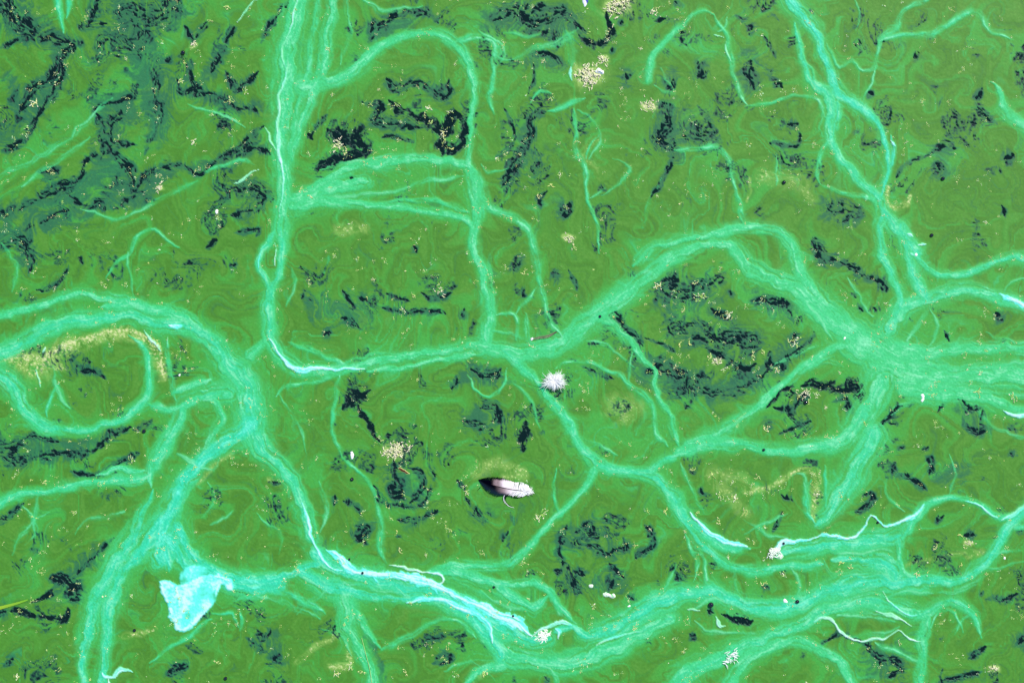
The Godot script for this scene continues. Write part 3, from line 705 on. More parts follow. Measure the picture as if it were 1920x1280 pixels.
	dk(1.2, [720, 814, 5, 733, 813, 5]); dk(1.1, [768, 838, 3, 785, 830, 2, 792, 836, 3]); dk(1.1, [735, 866, 5, 742, 880, 6, 742, 895, 5, 745, 908, 12, 738, 915, 14, 755, 922, 12]); dk(1.0, [762, 878, 3, 778, 882, 5, 795, 895, 7, 795, 912, 8, 780, 930, 6, 765, 942, 6])
	dk(0.7, [700, 910, 6, 715, 935, 6, 740, 945, 5, 790, 945, 5, 812, 920, 4, 815, 890, 4, 800, 865, 4]); dk(0.68, [745, 975, 8, 780, 980, 8, 800, 965, 6, 820, 955, 6])
	dk(1.2, [985, 785, 7, 982, 805, 10, 980, 825, 10, 982, 845, 5]); dk(0.8, [1013, 815, 4, 1016, 805, 3])
	dk(0.78, [855, 705, 9, 850, 730, 5]); dk(0.78, [880, 695, 7, 910, 705, 10, 930, 700, 8, 942, 690, 5]); dk(0.75, [870, 785, 8, 890, 795, 10, 915, 800, 9, 935, 785, 8, 930, 760, 10, 900, 765, 8])
	dk(0.6, [790, 800, 9]); dk(1.0, [858, 900, 5, 868, 918, 4]); dk(0.72, [870, 930, 4, 880, 950, 4]); dk(0.9, [865, 970, 6]); dk(0.62, [890, 955, 14, 915, 970, 10])
	dk(0.85, [953, 995, 5, 945, 1015, 5]); dk(0.66, [955, 960, 4, 962, 985, 4]); dk(0.95, [740, 1007, 5, 750, 1003, 3]); dk(0.8, [800, 1003, 4]); dk(0.6, [860, 1035, 8])
	dk(0.85, [640, 940, 4, 662, 947, 6, 675, 965, 8]); dk(1.0, [672, 985, 9, 690, 990, 11, 668, 1003, 6, 688, 1012, 8, 692, 1018, 6]); dk(0.8, [622, 945, 4, 626, 925, 4])
	dk(0.85, [1062, 985, 5, 1055, 1005, 7, 1048, 1030, 7, 1060, 1055, 5]); dk(0.8, [1080, 998, 8, 1105, 985, 10, 1115, 1005, 10, 1090, 1015, 10, 1130, 1035, 7, 1150, 1040, 6]); dk(0.7, [1130, 980, 4, 1145, 982, 4])
	dk(0.95, [1168, 1005, 8, 1175, 1025, 7, 1150, 1028, 5, 1142, 1045, 5]); dk(1.0, [1208, 985, 5, 1222, 1005, 6, 1220, 1025, 7, 1200, 1035, 7, 1192, 1050, 5])
	dk(1.1, [1042, 1070, 5, 1050, 1075, 5]); dk(0.8, [1055, 1050, 5, 1068, 1080, 7, 1080, 1100, 8, 1085, 1110, 6]); dk(1.0, [1142, 1060, 6, 1152, 1070, 6, 1168, 1085, 4]); dk(0.85, [1075, 1070, 10, 1095, 1078, 8]); dk(1.05, [1150, 1090, 9, 1145, 1105, 9]); dk(0.7, [1180, 1115, 7, 1195, 1125, 5]); dk(0.7, [1145, 925, 6])
	dk(0.8, [1272, 1080, 7, 1280, 1095, 7])
	dk(0.95, [820, 1235, 6, 835, 1225, 6, 845, 1235, 5, 812, 1245, 6]); dk(0.7, [800, 1200, 6, 835, 1192, 5]); dk(0.8, [865, 1210, 4, 875, 1205, 4]); dk(1.05, [1020, 1270, 4, 1028, 1280, 4]); dk(0.9, [1028, 1243, 3, 1040, 1247, 3])
	# right
	dk(1.05, [1692, 756, 3, 1675, 775, 4, 1655, 798, 4, 1640, 812, 3]); dk(0.9, [1640, 812, 4, 1625, 825, 3]); dk(0.8, [1700, 760, 3, 1715, 755, 3])
	dk(0.95, [1755, 770, 3, 1770, 750, 4, 1788, 742, 4, 1805, 755, 5, 1820, 765, 8, 1840, 765, 5]); dk(0.95, [1845, 770, 3, 1843, 785, 4]); dk(0.85, [1808, 780, 3, 1812, 795, 5, 1830, 810, 7, 1850, 800, 5, 1840, 790, 3]); dk(0.85, [1855, 775, 6]); dk(0.8, [1890, 800, 8, 1905, 815, 7]); dk(0.8, [1895, 850, 6, 1910, 855, 6])
	dk(1.0, [1692, 835, 6, 1685, 842, 4]); dk(0.85, [1738, 840, 5, 1730, 845, 4]); dk(0.95, [1680, 865, 6, 1680, 890, 6, 1700, 892, 4, 1720, 905, 4, 1740, 920, 5]); dk(1.0, [1735, 857, 5, 1748, 870, 6, 1742, 890, 6]); dk(0.7, [1770, 905, 6])
	dk(0.95, [1615, 935, 7, 1630, 925, 6, 1640, 935, 5, 1625, 950, 5, 1600, 958, 6]); dk(0.75, [1840, 920, 5]); dk(0.95, [1905, 995, 7, 1915, 990, 6]); dk(1.0, [1758, 965, 3, 1758, 980, 3, 1770, 968, 3]); dk(0.95, [1754, 1025, 3]); dk(0.85, [1805, 1005, 7, 1830, 1000, 6])
	dk(0.95, [1315, 920, 5, 1320, 930, 5]); dk(0.9, [1338, 912, 5]); dk(1.0, [1411, 910, 3]); dk(0.85, [1465, 925, 4, 1490, 940, 4]); dk(0.95, [1455, 975, 3, 1450, 995, 3, 1468, 960, 3]); dk(0.7, [1358, 965, 4])
	dk(1.2, [1352, 1148, 2, 1362, 1154, 3, 1378, 1160, 6, 1398, 1164, 9, 1408, 1163, 8]); dk(1.1, [1328, 1142, 3, 1340, 1145, 5])
	dk(0.95, [1430, 1098, 6, 1442, 1098, 4]); dk(0.85, [1465, 1075, 5, 1470, 1070, 4]); dk(0.95, [1522, 1068, 4]); dk(0.85, [1503, 1090, 5]); dk(1.0, [1838, 1115, 3, 1840, 1107, 3]); dk(0.85, [1850, 1120, 7, 1880, 1120, 5, 1910, 1115, 5])
	dk(0.95, [1815, 1235, 6, 1830, 1225, 6, 1850, 1215, 5]); dk(0.9, [1860, 1195, 7]); dk(0.95, [1915, 1205, 12, 1935, 1180, 10]); dk(0.85, [1770, 1255, 4, 1765, 1280, 5, 1840, 1255, 5]); dk(0.75, [1625, 1215, 5, 1650, 1235, 8, 1675, 1240, 10, 1690, 1260, 9, 1660, 1265, 8]); dk(0.66, [1520, 1215, 4, 1580, 1190, 4, 1660, 1230, 4])
	dk(0.75, [1295, 1190, 5, 1305, 1200, 4])
	# left and lower left
	dk(0.8, [-10, 815, 10, 15, 835, 14, 40, 830, 10, 60, 815, 6, 110, 830, 6]); dk(0.78, [0, 845, 9, 30, 862, 12, 60, 855, 8, 110, 850, 8]); dk(0.9, [100, 845, 6, 130, 850, 6, 170, 845, 5, 210, 815, 7, 245, 800, 6]); dk(0.95, [200, 815, 5, 210, 808, 5, 215, 822, 4]); dk(0.85, [130, 885, 6, 165, 892, 4, 200, 882, 6, 240, 860, 6, 262, 850, 5]); dk(0.8, [250, 805, 5, 275, 795, 6, 285, 785, 5])
	dk(1.2, [98, 1105, 9, 88, 1115, 5, 60, 1130, 3]); dk(1.1, [95, 1085, 8, 115, 1080, 9, 135, 1095, 11, 142, 1112, 12, 130, 1120, 11]); dk(1.15, [20, 1148, 8, 40, 1145, 7, 55, 1150, 4, 90, 1155, 5, 105, 1160, 7, 120, 1155, 8, 122, 1138, 5]); dk(1.05, [-20, 1150, 10, 10, 1148, 8])
	dk(0.78, [145, 1075, 5, 160, 1060, 4, 190, 1030, 4, 215, 1010, 3]); dk(0.66, [60, 1030, 6, 70, 1040, 5]); dk(0.8, [10, 1245, 8, 22, 1235, 6]); dk(0.8, [-10, 990, 7, 15, 965, 6, 45, 945, 5]); dk(0.7, [0, 1050, 6])
	dk(1.15, [383, 463, 5, 398, 455, 7, 405, 448, 5]); dk(1.05, [403, 483, 5]); dk(1.05, [432, 497, 5, 440, 493, 4]); dk(0.9, [480, 445, 5, 485, 432, 5, 440, 435, 4]); dk(0.85, [88, 465, 5]); dk(0.6, [130, 500, 3, 110, 530, 4, 65, 545, 4])
	dk(0.85, [135, 665, 5, 150, 690, 9, 165, 690, 7, 200, 710, 4]); dk(0.66, [150, 790, 7])
	dk(0.72, [420, 910, 6]); dk(0.85, [520, 1230, 7, 510, 1240, 6]); dk(0.85, [480, 1180, 6, 490, 1200, 6, 505, 1180, 5]); dk(0.75, [460, 1195, 4, 480, 1215, 6, 500, 1225, 6]); dk(0.9, [365, 1215, 5]); dk(0.7, [320, 1265, 10, 350, 1245, 8]); dk(0.85, [480, 1270, 8])
	dk(0.72, [505, 905, 5, 525, 903, 4])
	dk(0.75, [568, 560, 6, 575, 545, 6]); dk(0.7, [605, 555, 8]); dk(0.75, [620, 620, 8, 605, 625, 5])
	dk(0.95, [680, 560, 7, 690, 562, 6]); dk(0.95, [655, 580, 5, 665, 580, 4, 645, 545, 5]); dk(0.8, [720, 550, 4, 770, 565, 5]); dk(0.85, [790, 550, 4, 810, 560, 5, 830, 555, 8, 845, 548, 5]); dk(0.85, [720, 580, 5, 760, 582, 5, 810, 580, 5, 835, 592, 7]); dk(0.7, [862, 595, 6, 870, 580, 5]); dk(0.66, [640, 600, 8, 675, 615, 5])
	dk(1.05, [980, 556, 4, 985, 545, 5]); dk(0.7, [965, 505, 7, 980, 480, 7]); dk(0.85, [1065, 505, 3, 1075, 530, 3, 1078, 545, 3]); dk(0.75, [1052, 548, 6]); dk(0.75, [1050, 460, 6]); dk(0.66, [1040, 500, 5, 1045, 530, 6])
	dk(0.72, [1105, 645, 4, 1125, 647, 5]); dk(0.7, [1090, 685, 6, 1150, 710, 5]); dk(0.7, [780, 475, 6, 775, 460, 5])
	hz(0.85, [600, -40, 46, 590, 40, 46, 575, 120, 40, 555, 200, 30, 545, 280, 22])
	# smoky blue green films
	vl(1.0, [-20, 0, 40, 40, 40, 36, 100, 85, 26, 110, 130, 24, 70, 185, 24]); vl(0.8, [215, 60, 30, 280, 30, 40, 330, 20, 34]); vl(0.95, [260, 90, 34, 280, 140, 40, 300, 200, 24, 290, 260, 22]); vl(0.9, [190, 200, 24, 240, 200, 30, 210, 240, 30, 190, 290, 22, 220, 320, 26, 240, 360, 24])
	vl(0.95, [-30, 410, 26, 60, 385, 24, 140, 360, 28, 190, 310, 24]); vl(0.8, [180, 380, 18, 260, 370, 22, 310, 320, 16, 400, 310, 16, 480, 270, 22]); vl(0.9, [-30, 450, 34, 40, 440, 30, 50, 490, 24]); vl(0.7, [420, 370, 26, 480, 360, 30, 470, 400, 20]); vl(0.7, [-20, 230, 24, 20, 260, 26])
	vl(1.0, [230, 20, 34, 270, 120, 40, 290, 230, 26]); vl(0.9, [60, 420, 30, 180, 380, 26, 240, 340, 24]); vl(0.8, [20, 150, 16, 40, 220, 18, 110, 150, 16]); vl(0.8, [320, 160, 20, 370, 175, 22, 440, 195, 20, 480, 210, 14]); vl(0.7, [430, 60, 18, 410, 110, 18, 380, 150, 18])
	vl(0.85, [930, 30, 30, 1010, 40, 34, 1080, 50, 30]); vl(0.7, [1000, 110, 24, 1050, 115, 20]); vl(0.7, [990, 240, 26, 980, 300, 26]); vl(0.75, [1255, 150, 24, 1255, 230, 30, 1270, 290, 22]); vl(0.65, [1410, 120, 30, 1400, 160, 24]); vl(0.7, [1760, 290, 30, 1770, 320, 24]); vl(0.7, [1560, 390, 30, 1600, 400, 26])
	vl(0.85, [1210, 690, 34, 1270, 710, 40, 1350, 730, 30, 1430, 700, 26, 1490, 650, 24]); vl(0.75, [1420, 560, 26, 1480, 580, 26]); vl(0.6, [1260, 560, 40, 1330, 560, 40]); vl(0.8, [-20, 840, 30, 40, 840, 36, 110, 850, 24, 200, 820, 20]); vl(0.7, [880, 700, 26, 930, 705, 24]); vl(0.7, [890, 785, 30, 930, 780, 26]); vl(0.7, [750, 915, 40, 790, 920, 34])
	vl(0.65, [1070, 1010, 30, 1110, 1000, 34, 1150, 1040, 24]); vl(0.6, [1080, 1090, 26, 1160, 1090, 24]); vl(0.7, [1640, 1240, 40, 1680, 1250, 34]); vl(0.7, [1800, 880, 30, 1760, 900, 24]); vl(0.6, [670, 980, 28]); vl(0.65, [600, 570, 40, 680, 590, 30]); vl(0.6, [810, 575, 36]); vl(0.7, [110, 1110, 30, 180, 1040, 20]); vl(0.6, [500, 1200, 30, 520, 1240, 24]); vl(0.65, [1815, 770, 30, 1850, 800, 26]); vl(0.7, [700, 60, 30, 760, 35, 24]); vl(0.75, [680, 1160, 8, 690, 1200, 8, 710, 1240, 9, 720, 1300, 9])
	# soft green veils
	hz(0.8, [-40, 360, 26, 60, 280, 30, 150, 215, 30, 250, 140, 26, 330, 60, 22, 360, 0, 18]); hz(0.7, [260, 150, 30, 290, 240, 24, 240, 300, 24, 150, 370, 24])
	hz(0.9, [570, 360, 40, 640, 345, 32, 720, 340, 26, 800, 320, 18]); hz(0.8, [600, 300, 24, 680, 290, 20, 760, 285, 20]); hz(0.7, [640, 40, 40, 660, 120, 26]); hz(0.6, [900, 60, 30, 960, 110, 30, 940, 160, 30])
	hz(0.9, [1440, 720, 24, 1500, 705, 24, 1570, 690, 20, 1620, 700, 20]); hz(0.7, [1180, 470, 18, 1300, 460, 16]); hz(0.8, [1250, 760, 26, 1310, 770, 26, 1180, 820, 20, 1120, 790, 20]); hz(0.8, [1380, 500, 24, 1420, 560, 24, 1500, 600, 24]); hz(0.7, [1280, 600, 20, 1320, 520, 22])
	hz(0.9, [1740, 620, 22, 1780, 640, 20, 1730, 590, 16]); hz(0.8, [1660, 860, 30, 1600, 900, 30]); hz(0.6, [1690, 890, 24, 1760, 880, 24])
	hz(0.9, [900, 1090, 28, 980, 1130, 34, 1030, 1150, 22]); hz(0.9, [680, 1090, 26, 640, 1130, 30, 600, 1130, 24]); hz(0.8, [960, 700, 26, 1060, 690, 30, 1150, 660, 26, 1060, 740, 30]); hz(0.7, [560, 760, 20, 560, 860, 24, 600, 900, 20]); hz(0.7, [100, 780, 28, 40, 740, 26, 100, 700, 24])
	hz(0.6, [780, 880, 26, 740, 950, 40, 660, 880, 20]); hz(0.6, [620, 570, 40, 700, 590, 40, 800, 590, 36]); hz(0.5, [820, 640, 26, 660, 640, 20]); hz(0.6, [1340, 1150, 26, 1420, 1170, 26, 1300, 1160, 20]); hz(0.6, [1620, 1240, 40, 1560, 1260, 40]); hz(0.6, [80, 870, 30, 100, 930, 26, 60, 1080, 30]); hz(0.5, [330, 1120, 26, 300, 1200, 20])
	hz(0.7, [1200, 130, 22, 1260, 80, 22, 1330, 100, 20]); hz(0.5, [1090, 230, 26, 1130, 260, 26]); hz(0.55, [1390, 1000, 18, 1440, 960, 18])
	hz(0.9, [560, 1100, 30, 640, 1120, 34, 720, 1105, 24, 800, 1120, 24, 880, 1150, 30, 960, 1180, 30]); hz(0.8, [880, 1220, 30, 960, 1250, 30, 1060, 1250, 26]); hz(0.9, [1580, 1050, 30, 1650, 1060, 34, 1600, 1090, 30]); hz(0.8, [1500, 1000, 20, 1550, 960, 20, 1600, 880, 24])
	# cream and tan films
	cr(0.75, [-20, 676, 9, 40, 668, 12, 70, 680, 18, 110, 652, 12, 160, 634, 10, 200, 622, 9, 245, 622, 8, 280, 632, 8, 298, 660, 8, 302, 695, 9, 310, 710, 9])
	cr(0.55, [20, 672, 16, 70, 690, 30, 115, 655, 26, 170, 635, 16, 220, 628, 14, 275, 640, 16, 298, 680, 15, 306, 706, 12])
	cr(0.55, [60, 700, 16, 90, 685, 20, 120, 690, 10]); cr(0.6, [1382, 800, 4, 1390, 785, 5, 1396, 778, 3]); cr(0.5, [1400, 925, 8, 1440, 912, 7, 1490, 885, 9, 1520, 880, 10, 1535, 900, 12, 1530, 925, 12, 1525, 955, 9, 1524, 975, 6])
	cr(0.38, [1150, 760, 26, 1185, 765, 26, 1170, 785, 20]); cr(0.6, [1665, 350, 5, 1662, 378, 6, 1678, 390, 6, 1700, 385, 7, 1710, 365, 6]); cr(0.4, [890, 885, 14, 930, 870, 16, 980, 888, 12, 945, 895, 8])
	cr(0.45, [560, 1240, 8, 590, 1215, 8, 625, 1195, 8, 640, 1180, 6]); cr(0.5, [620, 1250, 12, 650, 1245, 12, 655, 1225, 10]); cr(0.5, [235, 1192, 7, 262, 1187, 9, 290, 1178, 4]); cr(0.4, [370, 905, 5, 390, 885, 7, 410, 865, 8, 435, 853, 6]); cr(0.3, [1430, 330, 20, 1500, 345, 24, 1520, 370, 16]); cr(0.4, [900, 1265, 9, 920, 1250, 7, 930, 1245, 5]); cr(0.4, [1405, 330, 4, 1408, 360, 4, 1402, 380, 4])
	for p in [[1104, 141, 24], [1131, 112, 8], [1158, 10, 22], [743, 845, 20], [1217, 196, 12], [632, 272, 7], [1068, 447, 9], [299, 350, 6], [362, 82, 6], [1816, 1017, 8], [1862, 1250, 8], [1345, 677, 8]]:
		cr(0.85, [p[0] - p[2] * 0.6, p[1] + 1, p[2], p[0] + p[2] * 0.6, p[1], p[2]])
	cr(0.4, [640, 430, 16, 680, 425, 14]); cr(0.25, [1120, 260, 12, 1095, 290, 8, 1130, 330, 8]); cr(0.35, [1390, 900, 20, 1330, 890, 16, 1400, 960, 14]); cr(0.35, [505, 900, 7, 520, 905, 6]); cr(0.35, [1695, 1060, 5, 1840, 1030, 6, 1815, 1045, 6])

# ---------------------------------------------------------------- the olive mats that the streaks divide
const MATS := [
	[250, 220, "dark veined olive mat filling the top left corner", "dark veined top left mat"],
	[230, 500, "broad olive mat with a faint curved line above the double arch at the left edge", "mat above the left arch"],
	[40, 625, "small olive pocket at the left edge between the two arch strands", "small pocket at the left edge"],
	[720, 210, "mat with black pools full of cream flecks under the arched streak", "mat under the arched streak"],
	[760, 30, "long green mat along the top edge above the arched streak", "mat above the arched streak"],
	[720, 500, "nearly square olive mat with a few black specks", "square olive mat"],
	[965, 290, "tall mat with drifting dark filaments left of the trickling mint line", "tall mat beside the trickle"],
	[950, 500, "narrow olive mat between two descending streaks right of the square mat", "narrow mat between two streaks"],
	[1200, 300, "sloping olive mat between the trickling line and the hooked line", "trickle to hook mat"],
	[1170, 70, "mat at the top edge carrying the large cream clumps", "mat of the large cream clumps"],
	[1310, 120, "dark flecked mat inside the tent shaped mint line", "mat inside the tent shaped line"],
	[1440, 100, "mat between the tent shaped line and the bright upper right streak", "mat by the bright streak"],
	[1460, 300, "olive mat right of the hooked line with small brown specks", "mat right of the hook"],
	[1610, 280, "oval olive mat ringed by two bright streaks", "oval ringed mat"],
	[1565, 320, "small olive eye inside the thin looping line", "small eye of the thin loop"],
	[1620, 50, "olive mat at the top edge above the zigzag line", "mat above the zigzag line"],
	[1790, 330, "large speckled olive mat filling the upper right side", "large right mat"],
	[1820, -5, "olive mat in the top right corner above the wavy line", "top right corner mat"],
	[1600, 510, "olive mat with a trail of black filaments below the oval mat", "mat below the oval mat"],
	[1430, 470, "small olive lens between the two branches of the arch", "small olive lens under the arch"],
	[1340, 640, "big mat heavily speckled with black openings right of centre", "big black speckled mat"],
	[1830, 600, "olive mat with one black patch between the right arcs", "mat between the right arcs"],
	[1850, 678, "thin olive lens inside the wide banded streak", "thin lens in the banded streak"],
	[1540, 780, "mat with the black arch shaped opening", "mat with the black arch"],
	[1780, 830, "large olive mat with tangled black filaments in the right lower half", "mat of tangled black filaments"],
	[1400, 910, "olive mat crossed by the stippled tan patch", "mat of the tan patch"],
	[1790, 1010, "round olive mat ringed by scum near the right edge", "round mat near the right edge"],
	[1433, 1095, "olive island with two dark specks in the lower right streak", "two specked island"],
	[1585, 1060, "small round olive island in the lower right scum", "small round island"],
	[1455, 1173, "tiny olive islet right of the black whale shaped opening", "tiny islet"],
	[1630, 1172, "blurred olive lens above the white foam line at the lower right", "blurred lower right lens"],
	[1170, 1030, "round mat with a broken ring of black openings in the lower middle", "round black flecked mat"],
	[1150, 780, "olive mat with a pale stippled patch right of the white tuft", "stippled mat"],
	[1250, 750, "narrow dark olive strip between two fine lines", "narrow strip between fine lines"],
	[860, 850, "large olive mat that carries the dark and white feather", "feather carrying mat"],
	[665, 980, "small olive mat with a black curl left of the feather mat", "black curl mat"],
	[570, 780, "plain olive strip below the white foam crescent", "plain strip below the crescent"],
	[470, 960, "rounded plain olive mat between trunk and centre streak in the lower left", "rounded plain lower left mat"],
	[340, 680, "small plain round olive mat right of the loop", "small round mat right of the loop"],
	[200, 710, "olive mat within the loop of scum at the left edge", "mat within the left loop"],
	[150, 860, "mat of swirling black filaments at the left edge", "swirling left mat"],
	[120, 1020, "large lower left mat with ragged black pools and a grass blade", "mat with ragged black pools"],
	[175, 1230, "narrow olive eye inside the long lower left streak", "eye in the long lower left streak"],
	[270, 1150, "olive mat left of the pale foam sheet", "mat left of the foam sheet"],
	[440, 1230, "dark flecked mat along the bottom edge below the foam sheet", "mat below the foam sheet"],
	[600, 1230, "brown and green mottled mat at the bottom edge", "mottled bottom mat"],
	[745, 1165, "plain olive mat under the second cyan foam strand", "plain mat under the cyan strand"],
	[820, 1225, "oval olive mat with black specks at the bottom", "oval bottom mat"],
	[590, 1082, "little olive patch left of the long cyan foam ridge", "little patch left of the cyan ridge"],
	[790, 1150, "thin olive margin above the thin looping bottom line", "thin bottom margin"],
	[990, 1105, "olive patches inside the fringed scum below the round mat", "patches in the fringed scum"],
	[1290, 1205, "olive wedge above the white scribble of fibre", "wedge above the white scribble"],
	[1460, 1265, "olive mat at the bottom edge right of the white scribble", "bottom mat right of the scribble"],
	[1650, 1260, "blue green mat at the bottom edge with drifting dark threads", "blue green bottom mat"],
	[1790, 1220, "olive mat under the small arched line in the lower right", "mat under the small arch"],
	[1860, 1130, "speckled olive mat at the right edge below the round mat", "mat at the right edge"],
]

var halo := PackedFloat32Array()
var mat_base := 0

func find_mats() -> void:
	# wide soft neighbourhood of the scum, on a coarse grid
	halo.resize(CX * CY)
	for j in range(CY):
		for i in range(CX):
			halo[j * CX + i] = teal[mini(j * CG, NY - 1) * NX + mini(i * CG, NX - 1)]
	var hard := halo.duplicate()
	for pass_no in range(3):
		for axis in range(2):
			var src := halo.duplicate()
			for j in range(CY):
				for i in range(CX):
					var s := 0.0
					for k in range(-3, 4):
						var ii := clampi(i + (k if axis == 0 else 0), 0, CX - 1)
						var jj := clampi(j + (k if axis == 1 else 0), 0, CY - 1)
						s += src[jj * CX + ii]
					halo[j * CX + i] = s / 7.0
	# every spot belongs to the mat from which it is reached with the least crossing of scum
	mat_of.resize(CX * CY)
	mat_of.fill(-1)
	var buckets: Array = []
	for k in range(6000):
		buckets.append(PackedInt32Array())
	for m in range(MATS.size()):
		var i := clampi(int((MATS[m][0] - X0) / STEP / CG), 0, CX - 1)
		var j := clampi(int((MATS[m][1] - Y0) / STEP / CG), 0, CY - 1)
		buckets[0].append((j * CX + i) * 64 + m)
	for k in range(6000):
		var q := 0
		while q < buckets[k].size():
			var e: int = buckets[k][q]
			q += 1
			var cell := e >> 6
			if mat_of[cell] >= 0:
				continue
			mat_of[cell] = e & 63
			var ci := cell % CX
			var cj := int(cell / float(CX))
			for d in [[1, 0], [-1, 0], [0, 1], [0, -1]]:
				var ni: int = ci + d[0]
				var nj: int = cj + d[1]
				if ni < 0 or nj < 0 or ni >= CX or nj >= CY:
					continue
				var nc := nj * CX + ni
				if mat_of[nc] >= 0:
					continue
				var v := mini(nj * CG, NY - 1) * NX + mini(ni * CG, NX - 1)
				var cost := 1 + int(60.0 * hard[nc]) + int(6.0 * open[v])
				buckets[mini(k + cost, 5999)].append((nc << 6) + (e & 63))

func paint() -> void:
	col.resize(NV)
	var k := 0.80
	var olive := lin(82, 152, 50, k)
	var olive2 := lin(77, 140, 44, k)
	var olive3 := lin(100, 156, 62, k)
	var green := lin(72, 178, 72, k)
	var scum := lin(68, 214, 132, k)
	var scum2 := lin(52, 222, 170, k)
	var scum_deep := lin(64, 194, 98, k)
	var mint := lin(146, 244, 184, k)
	var cyan := lin(105, 255, 232, k)
	var white := lin(225, 255, 246, k)
	var tan := lin(186, 214, 122, k)
	var tan2 := lin(224, 230, 164, k)
	var wash := lin(158, 204, 100, k)
	var veil := lin(42, 112, 84, k)
	var deep := lin(14, 42, 48, k)
	var n_low := noise(FastNoiseLite.FRACTAL_FBM, 0.0078, 3, 11)
	var n_marble := noise(FastNoiseLite.FRACTAL_FBM, 0.019, 3, 18)
	var n_dark := noise(FastNoiseLite.FRACTAL_RIDGED, 0.022, 4, 12)
	var n_where := warped(noise(FastNoiseLite.FRACTAL_FBM, 0.008, 3, 16), 40.0, 0.006)
	var n_spot := noise(FastNoiseLite.FRACTAL_FBM, 0.075, 3, 13)
	var n_thread := noise(FastNoiseLite.FRACTAL_RIDGED, 0.024, 3, 17)
	var n_stip := noise(FastNoiseLite.FRACTAL_FBM, 0.22, 2, 14)
	var n_wisp := noise(FastNoiseLite.FRACTAL_RIDGED, 0.010, 3, 15)
	for j in range(NY):
		var y := Y0 + j * STEP
		var fj := float(j) / CG
		var j0 := mini(int(fj), CY - 2)
		var tj := clampf(fj - j0, 0.0, 1.0)
		for i in range(NX):
			var x := X0 + i * STEP
			var v := j * NX + i
			var fi := float(i) / CG
			var i0 := mini(int(fi), CX - 2)
			var ti := clampf(fi - i0, 0.0, 1.0)
			var c0 := j0 * CX + i0
			var ha := lerpf(lerpf(halo[c0], halo[c0 + 1], ti), lerpf(halo[c0 + CX], halo[c0 + CX + 1], ti), tj)
			var sx := lerpf(lerpf(ux[c0], ux[c0 + 1], ti), lerpf(ux[c0 + CX], ux[c0 + CX + 1], ti), tj)
			var sy := lerpf(lerpf(uy[c0], uy[c0 + 1], ti), lerpf(uy[c0 + CX], uy[c0 + CX + 1], ti), tj)
			var lo := n_low.get_noise_2d(sx, sy)
			var m2 := n_marble.get_noise_2d(sx, sy)
			var st := n_stip.get_noise_2d(x, y)
			var t := teal[v]
			# base film
			var mid := n_mid[v]
			var fine := n_fine[v]
			var ws := n_wisp.get_noise_2d(sx, sy)
			var th := n_thread.get_noise_2d(sx, sy)
			var h := smoothstep(0.0, 0.62, ha * 1.0 + lo * 0.78 + m2 * 0.14 + mid * 0.10)
			h = clampf(h * 0.85 + haze[v] * smoothstep(-0.75, 0.15, lo * 0.6 + m2 * 0.5), 0.0, 1.0)
			var c := olive.lerp(olive2, smoothstep(-0.25, 0.3, m2 * 0.8 - lo * 0.4 + st * 0.3))
			c = c.lerp(olive3, smoothstep(0.0, 0.6, fine * 0.3 - m2 * 0.7 - lo * 0.3) * 0.4)
			c = c.lerp(green, h * (0.85 + 0.2 * m2))
			c = c.lerp(scum, 0.6 * smoothstep(0.55, 1.0, ws + m2 * 0.2) * (0.10 + 0.8 * h))
			c = c.lerp(green.lerp(mint, 0.3), 0.22 * smoothstep(0.66, 1.0, th + fine * 0.3 + mid * 0.2) * (0.15 + 0.85 * h))
			# cream and tan dust
			var cr_a := cream[v]
			if cr_a > 0.01:
				var g := smoothstep(0.0, 0.7, st * 0.7 + fine * 0.8 + (cr_a - 0.5) * 1.4 + mid * 0.9)
				c = c.lerp(wash, clampf(cr_a * 1.25 * smoothstep(-0.6, 0.15, m2 + mid * 0.6), 0.0, 0.85))
				c = c.lerp(tan.lerp(tan2, smoothstep(-0.1, 0.5, fine * 0.7 + 0.3 * lo + (cr_a - 0.45))), clampf(g * (0.35 + cr_a), 0.0, 0.95))
			# tears
			var spot := n_spot.get_noise_2d(x, y)
			var rd := n_dark.get_noise_2d(sx, sy) * 0.5 + 0.5
			var bed := 0.5 * smoothstep(0.08, 0.5, n_where.get_noise_2d(x, y) - ha * 0.4)
			var op := maxf(open[v], bed)
			var amp := (0.3 + 0.7 * smoothstep(0.05, 0.4, op)) * (1.0 - 0.55 * smoothstep(0.8, 1.15, op))
			var q := op * 0.62 + ((rd - 0.6) * 1.05 + m2 * 0.25 + spot * 0.30 + fine * 0.22 + st * 0.12) * amp - 0.13
			q *= 1.0 - smoothstep(0.25, 0.75, t) * 0.85
			c = c.lerp(veil, clampf(smoothstep(0.08, 0.34, q) * 0.7 + smoothstep(0.2, 0.95, veiled[v] + (rd - 0.6) * 1.1 + m2 * 0.5) * 0.78 * (1.0 - t), 0.0, 0.88))
			# scum
			var tq := clampf(turq[v] + 0.12 * n_mid[v], 0.0, 1.0)
			var sc := scum.lerp(scum2, smoothstep(0.1, 0.75, tq))
			sc = sc.lerp(scum_deep, 0.7 * (1.0 - smoothstep(0.0, 0.34, line[v])))
			c = c.lerp(sc, clampf(t, 0.0, 1.0) * 0.96)
			c = c.lerp(mint.lerp(cyan, smoothstep(0.45, 0.95, tq) * 0.8), clampf((smoothstep(0.36, 1.1, line[v]) * 0.85 + st * 0.10) * smoothstep(0.0, 0.5, t), 0.0, 0.9))
			var fo := foam[v]
			if fo > 0.0:
				c = c.lerp(mint.lerp(cyan, smoothstep(0.2, 0.6, tq + fo * 0.25)), smoothstep(0.1, 0.5, fo))
				c = c.lerp(white, smoothstep(0.5, 1.05, fo + n_fine[v] * 0.16 + st * 0.08 + n_mid[v] * 0.3) * 0.85)
